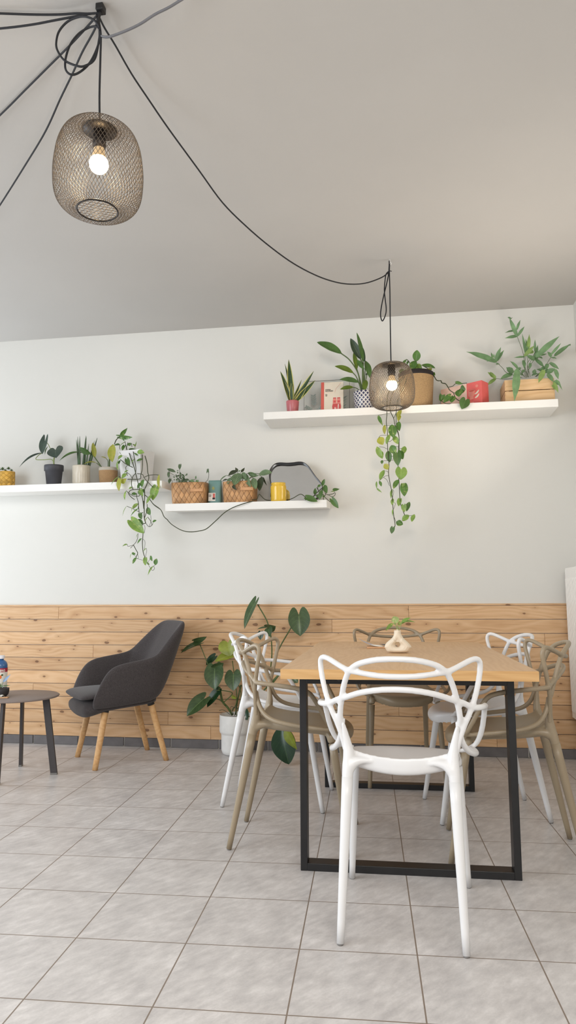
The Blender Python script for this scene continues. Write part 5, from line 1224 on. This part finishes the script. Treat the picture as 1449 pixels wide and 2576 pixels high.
on_front(ell(X(.33), hh*.64, w_*.17, hh*.04), MT['red'], 'cup_print', .0012)
on_front(ell(X(.68), hh*.80, w_*.09, hh*.06), MT['rose'], 'dot_print'); on_front(ell(X(.37), hh*.12, w_*.09, hh*.055), MT['rose'], 'dot_print')
for cz in (.56, .40): on_front([(X(.66)+w_*.15*math.cos(R(a)), hh*cz+hh*.10*math.sin(R(a+28))) for a in range(-160, 25, 15)], MT['cream'], 'half_moon_print')
on_front(ell(X(-.35), hh*.70, w_*.22, hh*.07), MT['rose'], 'saucer_print'); on_front(ell(X(-.35), hh*.70, w_*.16, hh*.045), MT['red'], 'saucer_print', .0012)
on_front(ell(X(-.38), hh*.20, w_*.24, hh*.09), MT['rose'], 'saucer_print'); on_front(ell(X(-.38), hh*.21, w_*.19, hh*.06), MT['red'], 'saucer_print', .0012)

# wooden crate with blue star fern
zt = SH['R'][0]+.0505; yF = 4.565
xa, xb = at(1271, 1000, yF).x, at(1396.5, 1000, yF).x; hh = at(1271, 957, yF).z-zt; dp = .205
r = empty('fern_crate', ((xa+xb)/2, yF+dp/2, zt), 0); tag(r, 'slatted pine crate planted with blue-green fern at the right end of the top shelf', 'planter')
W = xb-xa; m = MB(); t_ = .009
for k2 in range(2):
    z0 = .004+k2*(hh/2+.001); hb = hh/2-.004
    m = MB(); box(m, (0, -dp/2+t_/2, z0+hb/2), (W-.012, t_, hb), .0008, board=.4+.3*k2); m.build('slat', MT['crate'], r)
    m = MB(); box(m, (0, dp/2-t_/2, z0+hb/2), (W-.012, t_, hb), .0008, board=.4+.3*k2); m.build('slat', MT['crate'], r)
for s_ in (-1, 1):
    m = MB(); 
    for k2 in range(2):
        z0 = .004+k2*(hh/2+.001); hb = hh/2-.004; box(m, (s_*(W/2-t_/2), 0, z0+hb/2+(0)), (t_, dp-.002, hb), .0008, board=.3)
    for e in (-1, 1): box(m, (s_*(W/2-t_-.009), e*(dp/2-t_-.008), hh/2), (.016, .014, hh-.004), .001, board=.6)
    m.build('end_panel', MT['crate'], r)
m = MB(); box(m, (0, 0, .006), (W-.02, dp-.02, .006)); m.build('base_panel', MT['crate'], r)
m = MB(); box(m, (0, 0, hh-.025), (W-.022, dp-.022, .012)); m.build('soil', MT['soil'], r)
V = View(1200, 700, 5.82, r.location.y); m = MB(); ms = MB()
def fr(rows, wv=.03):
    for q in rows:
        bx, by, tx_, ty_, w = q[:5]; mi = q[5] if len(q) > 5 else 0; ro = q[6] if len(q) > 6 else random.uniform(-25, 25); d0 = q[7] if len(q) > 7 else random.uniform(-.04, .04)
        leaf(m, V.p(bx, by, d0), V.p(tx_, ty_, d0-random.uniform(0, .04)), V.w(w), 'finger', roll=ro, bend=random.uniform(.02, .12), fold=.2, mi=mi, nu=14, nv=2, wav=wv)
fr([(590, 855, 470, 570, 62), (580, 760, 635, 610, 40), (590, 850, 695, 705, 42), (580, 760, 410, 798, 50), (590, 845, 408, 878, 48), (500, 595, 445, 572, 36), (500, 595, 525, 572, 30),
 (290, 1230, -155, 1075, 105, 0, 5), (270, 1210, 350, 1008, 62), (290, 1215, 395, 1052, 52), (225, 1170, 205, 1085, 36), (250, 1165, 245, 1105, 24), (260, 1200, 140, 1220, 60), (320, 1250, 280, 1265, 50),
 (525, 1390, 425, 1305, 110, 0, 10, -.06), (515, 1400, 335, 1480, 80, 0, 10, -.06), (600, 1325, 482, 1212, 52, 0, 10, -.06), (590, 1320, 548, 1800, 110, 0, 0, -.135), (600, 1330, 650, 1310, 40),
 (275, 1465, 155, 1375, 70, 1), (275, 1465, 150, 1570, 60, 1), (240, 1440, 190, 1370, 50, 1),
 (720, 1130, 660, 810, 40), (740, 1060, 765, 820, 62, 1), (735, 1080, 712, 885, 40), (850, 1080, 850, 895, 36), (850, 1150, 890, 975, 50), (830, 1080, 700, 1080, 70, 1), (700, 1150, 540, 1165, 34), (690, 1140, 840, 985, 62, 1), (840, 1200, 720, 1130, 90), (840, 1200, 930, 1060, 95), (860, 1160, 1205, 850, 92, 0, 0), (680, 1200, 690, 1320, 60), (780, 1240, 770, 1330, 44), (860, 1190, 985, 1305, 60), (905, 1150, 960, 1180, 40), (930, 1130, 1025, 1105, 24),
 (1130, 1140, 1370, 965, 66), (1080, 1120, 1230, 950, 40), (1090, 1150, 1030, 1075, 52), (1085, 1160, 1165, 1175, 44), (1345, 970, 1365, 990, 40), (1065, 1235, 1200, 1330, 56), (1030, 1250, 1010, 1350, 60), (1000, 1300, 920, 1340, 50), (980, 1340, 900, 1530, 80, 1, 0, -.12), (1000, 1370, 870, 1330, 60), (830, 1400, 850, 1330, 60), (1020, 1390, 1145, 1320, 80, 0, 0, -.05), (1140, 1330, 1190, 1480, 60, 0, 0, -.1), (1030, 1400, 1120, 1520, 70, 0, 0, -.12), (1120, 1510, 1225, 1560, 80, 0, 0, -.12), (1120, 1520, 1190, 1680, 50, 1, 0, -.13), (1100, 1560, 1150, 1640, 36, 1, 0, -.13), (1160, 1480, 1250, 1640, 26, 0, 0, -.13), (630, 1390, 660, 1430, 50), (690, 1340, 650, 1400, 44), (800, 1420, 900, 1400, 60), (1040, 1330, 1000, 1390, 60)])
stems(ms, V, [(.0014, (720, 1460), (680, 1120), (590, 855)), (.0016, (640, 1450), (440, 1385), (380, 1320), (300, 1240)), (.0014, (660, 1450), (420, 1475), (280, 1468)), (.0014, (700, 1450), (700, 1250), (720, 1130)), (.0014, (720, 1450), (740, 1260), (740, 1060)), (.0014, (735, 1450), (760, 1280), (850, 1080)), (.0014, (745, 1450), (770, 1300), (860, 1160)), (.0014, (760, 1450), (700, 1320), (690, 1140)), (.0014, (690, 1440), (640, 1380), (560, 1350), (525, 1390)), (.0014, (690, 1440), (640, 1350), (595, 1325)), (.0014, (850, 1440), (960, 1340), (1085, 1150)), (.0014, (860, 1440), (1000, 1320), (1060, 1240)), (.0014, (870, 1440), (960, 1380), (1030, 1390)), (.0014, (780, 1440), (740, 1260), (780, 1180))], .0014, 5)
local(m, r).build('foliage', [MT['fern'], MT['fern_l']], r); local(ms, r).build('stem', MT['stem'], r)

# ------------------------------------------------------------------ monstera in the white pot
r = empty('potted_monstera', (-1.075, 4.655, 0)); tag(r, 'big split-leaf plant in a stepped white pot on the floor by the boards', 'potted plant')
h = at(580, 1796, 4.655).z; ra = 42*unit(4.655)
m = MB(); lathe(m, [(0, 0), (ra*.70, 0), (ra*.80, .006), (ra*.88, .03), (ra*.89, h*.50), (ra*.90, h*.52), (ra*.97, h*.545), (ra*1.0, h*.60), (ra*1.0, h-.005), (ra*.985, h), (ra*.95, h-.002), (ra*.94, h*.8), (0, h*.8)], 64); m.build('pot', MT['stone_pot'], r)
m = MB(); disc(m, ra*.95, h*.88, 40); m.build('soil', MT['soil'], r)
V = View(430, 1480, 3.6225, 4.60); m = MB()
def ml(b, t_, w, ro, mi, d0, d1, be=.1, lb=.2, kind='heart', fo=.2):
    lb = lb*.62; leaf(m, V.p(*b, d0), V.p(*t_, d1), V.w(w), kind, roll=ro, mi=mi, bend=be, nu=16, nv=4, lobe=lb, fold=fo)
ml((770, 125), (670, 370), 110, 35, 0, .05, .03); ml((1165, 240), (1178, 437), 205, -8, 0, .06, .03, .06, .34)
ml((880, 355), (955, 345), 110, 60, 0, .03, .0); ml((870, 360), (785, 375), 60, 60, 0, .05, .04); ml((890, 370), (905, 440), 95, 20, 0, -.0, -.04); ml((820, 400), (815, 470), 60, 0, 3, .06, .05)
ml((262, 505), (90, 590), 80, 40, 0, .0, -.06, .15); ml((210, 480), (328, 440), 62, 50, 0, .0, -.02, .1, .1)
ml((520, 495), (540, 620), 190, 0, 1, .05, .03, .1); ml((560, 610), (400, 670), 130, 40, 1, .04, .0, .12)
ml((400, 735), (400, 925), 190, 5, 0, -.02, -.07, .12, .32); ml((395, 720), (480, 680), 90, 50, 0, -.02, -.03)
ml((570, 780), (570, 935), 160, 0, 0, -.01, -.05, .12, .25); ml((625, 765), (590, 800), 60, 50, 0, .0, -.01)
ml((430, 935), (330, 1085), 95, 20, 3, .0, -.02); ml((300, 1010), (145, 1165), 150, 15, 0, -.04, -.10, .14, .26)
ml((400, 620), (320, 700), 80, 20, 3, .06, .05); ml((660, 1110), (700, 1200), 90, 10, 3, .0, -.02)
ml((1100, 800), (1160, 860), 90, 10, 0, .02, .0); ml((560, 985), (600, 1000), 40, 40, 1, .0, .0)
V = View(430, 1480, 3.6225, 4.40)
ml((1010, 1270), (1075, 1605), 235, 10, 2, .0, -.04, .12, .1, 'oval'); ml((1040, 1280), (1150, 1470), 95, 25, 1, -.05, -.06, .1, .0, 'lance'); ml((1150, 1110), (1060, 1115), 50, 20, 0, .02, .0)
local(m, r).build('foliage', [MT['monstera'], MT['monstera_y'], MT['monstera_d'], MT['monstera_d']], r)
V = View(430, 1480, 3.6225, 4.60)
m = MB(); stems(m, V, [(.0075, (560, 1155, .04), (520, 1090, .03), (470, 1030, .02), (450, 940, .01), (440, 900)), (.005, (590, 1150, .05), (600, 1060, .04), (620, 960, .04), (640, 880, .04)), (.005, (600, 1160, .05), (760, 1020, .06), (940, 830, .07), (990, 780, .07), (930, 860, .07)), (.0042, (900, 900, .07), (960, 610, .07), (1085, 375, .06), (1165, 240, .06)), (.0042, (880, 900, .07), (920, 600, .06), (890, 340, .05), (790, 145, .05)), (.003, (470, 1030, .02), (380, 800, .01), (340, 700, .0), (262, 505)), (.003, (480, 1040, .02), (560, 960, .01), (500, 935, .0), (410, 930, -.01)), (.003, (500, 1070, .02), (430, 1010, .0), (330, 1010, -.03)), (.003, (610, 1120, .04), (640, 980, .03), (610, 860, .0), (575, 785)), (.003, (560, 1120, .03), (600, 1000, .03), (560, 660, .04)), (.003, (640, 1140, .0), (800, 1200, -.03), (940, 1260, -.06), (1010, 1275, -.08))], .004, 8)
local(m, r).build('stem', MT['stem'], r)
m = MB(); stems(m, View(430, 1480, 3.6225, 4.60), [(.0018, (540, 1150), (480, 1110), (440, 1112)), (.0018, (560, 1160), (545, 1080), (590, 1090)), (.0022, (580, 1160), (600, 1100), (640, 1080)), (.002, (570, 1150), (560, 1100), (610, 1065))]); local(m, r).build('aerial_root', MT['stem_dark'], r)

# ------------------------------------------------------------------ wire pendants and cords
PR = [(.36, .955), (.44, .97), (.58, .955), (.71, .88), (.81, .77), (.89, .60), (.945, .40), (.98, .15), (1.0, -.10), (.995, -.35), (.97, -.58), (.91, -.76), (.80, -.89), (.66, -.96), (.52, -.985), (.45, -.985)]
def shade_mesh(Rr, Hh, n=64, wr=.0011):
    m = MB(); P = catmull([(a, 0, b) for a, b in PR], 3); k = len(P); tw = 1.55
    ln = [0]
    for i in range(1, k): ln.append(ln[-1]+math.hypot((P[i].x-P[i-1].x), (P[i].z-P[i-1].z)))
    for s_ in (-1, 1):
        for j in range(n):
            a0 = 2*math.pi*j/n; pts = []
            for i in range(k): a = a0+s_*tw*ln[i]/ln[-1]; pts.append((P[i].x*Rr*math.cos(a), P[i].x*Rr*math.sin(a), P[i].z*Hh/2))
            tube(m, pts, wr, 4, 1, caps=False)
    return m
def rim_mesh(Rr, Hh):
    m = MB()
    for (a, z, w) in ((.45, -.985, .0028), (.37, .955, .0022)): tube(m, [(a*Rr*math.cos(t), a*Rr*math.sin(t), z*Hh/2) for t in [2*math.pi*i/40 for i in range(40)]], w, 6, 1, closed=True)
    return m
def pendant(name, c, Rr, Hh, label, wr):
    r = empty(name, c); tag(r, label, 'pendant lamp', 'wire mesh pendant lamps')
    sh = shade_mesh(Rr, Hh, 70, wr).build('wire_shade', MT['lamp_wire'], r)
    rim_mesh(Rr, Hh).build('rim', MT['lamp_dark'], sh)
    m = MB(); z = -.985*Hh/2; q = .45*Rr          # flat mesh over the bottom opening
    for i in range(-4, 5):
        for sx in (-1, 1):
            o_ = i*q/4.4*1.5
            # line x*cos+z*sin = o
            a = R(62)*sx; nx_, ny_ = math.cos(a), math.sin(a); d2 = q*q-(o_*.66)**2
            if d2 <= 0: continue
            hl = math.sqrt(d2); cx, cy = nx_*o_*.66, ny_*o_*.66
            tube(m, [(cx-ny_*hl, cy+nx_*hl, z), (cx+ny_*hl, cy-nx_*hl, z)], wr*.9, 4, 1)
    m.build('bottom_mesh', MT['lamp_wire'], sh)
    m = MB(); lathe(m, [(0, .93*Hh/2), (.36*Rr, .93*Hh/2), (.37*Rr, .945*Hh/2), (.36*Rr, .965*Hh/2), (0, .965*Hh/2)], 40); m.build('collar_plate', MT['lamp_dark'], r)
    zt_ = .93*Hh/2; m = MB(); lathe(m, [(0, zt_), (.021, zt_), (.0215, zt_-.045), (.019, zt_-.062), (0, zt_-.062)], 28); sk = m.build('socket', MT['lamp_dark'], r)
    br = .0305; zc = zt_-.062-.022-br
    m = MB(); lathe(m, [(.0175, zt_-.060), (.0180, zt_-.072), (.024, zc+br*.62)], 28); m.build('bulb_collar', MT['bulb_base'], sk)
    m = MB(); lathe(m, [(br*math.sin(R(a)), zc+br*math.cos(R(a))) for a in range(38, 181, 6)]+[(0, zc-br)], 36); m.build('bulb', MT['bulb'], sk)
    return r
cA = Vector((-.921, 1.995, 2.383)); pA = pendant('wire_pendant_lamp', cA, .141, .285, 'large lit wire mesh pendant lamp nearest the viewer at upper left', .0008)
cB = Vector((-.008, 3.933, 2.206)); pB = pendant('wire_pendant_lamp', cB, .1290, .258, 'smaller lit wire mesh pendant lamp hanging over the far end of the table', .0008)
def cord(name, pts, r_, parent, mat='cord', n=8):
    m = MB(); pts = [Vector(p) for p in pts]
    if parent: pts = [p-parent.location for p in pts]
    tube(m, pts, r_, 8, n); return m.build(name, MT[mat], parent)
# far lamp: hook, drop, tied loop, swag from the ceiling hub
V = View(900, 640, 6.283, 3.933)
hB = V.p(508, 70); hB.z = CEIL
m = MB(); tube(m, [Vector((0, 0, .0))+hB-cB, Vector((.0, 0, -.016))+hB-cB, Vector((.008, 0, -.026))+hB-cB, Vector((0.0, 0, -.034))+hB-cB, Vector((-.006, 0, -.024))+hB-cB], .0025, 8, 4); m.build('ceiling_hook', MT['hookmetal'], pB)
cord('cord', [cB+Vector((0, 0, .128)), V.p(524, 1650), V.p(514, 1100), V.p(508, 600), V.p(500, 290), V.p(503, 180), hB+Vector((0, 0, -.030))], .0034, pB)
cord('cord_loop', [V.p(498, 100), V.p(495, 200), V.p(485, 320), V.p(455, 470), V.p(415, 630), V.p(375, 820), V.p(360, 960), V.p(387, 1052), V.p(430, 980), V.p(450, 870), V.p(432, 700), V.p(420, 560), V.p(430, 420), V.p(445, 320), V.p(480, 275), V.p(500, 265)], .0034, pB)
cord('cord_tie', [V.p(470, 300), V.p(490, 275), V.p(515, 262), V.p(535, 268)], .0022, pB)
V1 = View(0, 0, 2.898, 1.995); hub = V1.p(715, 105)
sw = [(712, 100), (760, 200), (840, 330), (960, 540), (1090, 735), (1230, 940), (1449, 1240)]
sw = [(x/2.898, y/2.898) for x, y in sw]+[(560, 510), (620, 570), (680, 621), (740, 664), (800, 695), (850, 711), (890, 715), (925, 711), (960, 698), (977, 686)]
n_ = len(sw); d2 = [0]
for i in range(1, n_): d2.append(d2[-1]+math.hypot(sw[i][0]-sw[i-1][0], sw[i][1]-sw[i-1][1])*(1-.35*i/n_)**-1)
pts = [at(x, y, 1.995+(3.933-1.995)*d2[i]/d2[-1]) for i, (x, y) in enumerate(sw)]
cord('swag_cord', pts, .0034, pB, n=5)
# near lamp: hub plate, drop, coil
top = V1.p(735, 45); top.z = CEIL
m = MB(); c_ = top-cA; box(m, (c_.x, c_.y, c_.z-.012), (.026, .030, .024), .003); tube(m, [c_+Vector((0, 0, -.02)), c_+Vector((-.006, 0, -.045)), c_+Vector((-.004, 0, -.08))], .005, 8, 4); m.build('ceiling_hook', MT['black_steel'], pA)
cord('cord', [cA+Vector((0, 0, .140)), V1.p(725, 700), V1.p(732, 420), V1.p(735, 260), V1.p(722, 160), V1.p(718, 90), top+Vector((0, 0, -.024))], .0036, pA)
lp = [(718, 110), (725, 230), (720, 300), (690, 430), (620, 480), (560, 480), (470, 440), (420, 370), (410, 310), (430, 230), (490, 160), (570, 125), (640, 125), (700, 160), (730, 230), (715, 330), (660, 450), (590, 520), (525, 545), (480, 510), (478, 430), (510, 330), (570, 250), (640, 205), (700, 192), (728, 215)]
cord('cord_coil', [V1.p(x, y, .012*math.sin(i*.9)) for i, (x, y) in enumerate(lp)], .0036, pA)
# other cords fanning out of the same hub to the left, one grey one to the upper right
def ceil_pt(px, py): return onz(px, py, CEIL-.004)
tie = V1.p(712, 96)
class Under:
    def p(s, x, y, dy=0.):
        a = V1.p(x, y, dy); px, py = x/2.898, y/2.898
        return a if a.z < CEIL-.012 else onz(px, py, CEIL-.012)
V1b = V1; UC = Under()
for pts, lab, mt in (
  ([tie, UC.p(640, 100), UC.p(560, 98), UC.p(430, 106), UC.p(250, 106), UC.p(0, 98), UC.p(-500, 80, .0), ceil_pt(-420, -10)], 'black cord running left from the ceiling hub, uppermost one', 'cord'),
  ([tie, UC.p(660, 100), UC.p(560, 118), UC.p(400, 148), UC.p(230, 180), UC.p(0, 208), UC.p(-400, 240), ceil_pt(-420, 60)], 'black cord running left from the ceiling hub, second from the top', 'cord'),
  ([UC.p(708, 112), UC.p(640, 190, .05), UC.p(520, 320, .12), UC.p(370, 470, .22), UC.p(200, 640, .34), UC.p(0, 840, .5), UC.p(-300, 1120, .72), ceil_pt(-230, 470)], 'black cord slanting down left from the hub, third from the top', 'cord'),
  ([UC.p(712, 130), UC.p(690, 215, .05), UC.p(600, 380, .14), UC.p(525, 545, .24), UC.p(440, 720, .35), UC.p(330, 960, .5), UC.p(180, 1210, .68), UC.p(0, 1495, .9), UC.p(-150, 1720, 1.1), ceil_pt(-110, 660)], 'black cord slanting steeply down left behind the near lamp', 'cord'),
  ([UC.p(738, 265), UC.p(780, 270), UC.p(830, 258), UC.p(940, 215), UC.p(1030, 170), UC.p(1130, 105), UC.p(1230, 55), UC.p(1320, 0), UC.p(1440, -70), ceil_pt(560, -40)], 'grey cord rising to the upper right from the ceiling hub', 'cord_grey')):
    c = cord('power_cord', pts, .0036 if mt == 'cord' else .0042, None, mt); tag(c, lab, 'cord', 'cords fanning from the ceiling hub')

# ------------------------------------------------------------------ light
w = bpy.data.worlds.new('daylight'); scene.world = w; w.use_nodes = True
bg = w.node_tree.nodes['Background']; bg.inputs[0].default_value = (.94, .965, 1.0, 1); bg.inputs[1].default_value = .42
def area(name, loc, target, size, size_y, power, color):
    l = bpy.data.lights.new(name, 'AREA'); l.shape = 'RECTANGLE'; l.size = size; l.size_y = size_y; l.energy = power; l.color = color
    o = bpy.data.objects.new(name, l); col.objects.link(o); o.location = loc
    o.rotation_euler = (Vector(target)-Vector(loc)).to_track_quat('-Z', 'Y').to_euler(); return o
area('window_light_left', (-3.6, .4, 1.8), (.5, 2.2, .35), 3.0, 2.0, 120, (.87, .94, 1.0))
area('fill_light_side', (-4.7, 4.1, 1.0), (-1.6, 3.1, 3.7), 1.2, 1.6, 70, (.82, .91, 1.0))  # added upward fill, no real source, brightens the ceiling at back left
area('fill_light_front', (1.15, -.7, 2.75), (.85, 1.8, .2), 3.4, 1.5, 178, (1.0, .955, .90))  # added broad fill above the camera, tipped down to brighten the near floor
area('fill_light_right', (1.19, 3.6, 1.75), (-.3, 3.0, 3.5), 1.0, .7, 20, (1.0, .93, .84))  # added warm fill aimed up, lifts the ceiling near the back wall
scene.view_settings.view_transform = 'Standard'; scene.view_settings.look = 'None'; scene.view_settings.exposure = 0.02
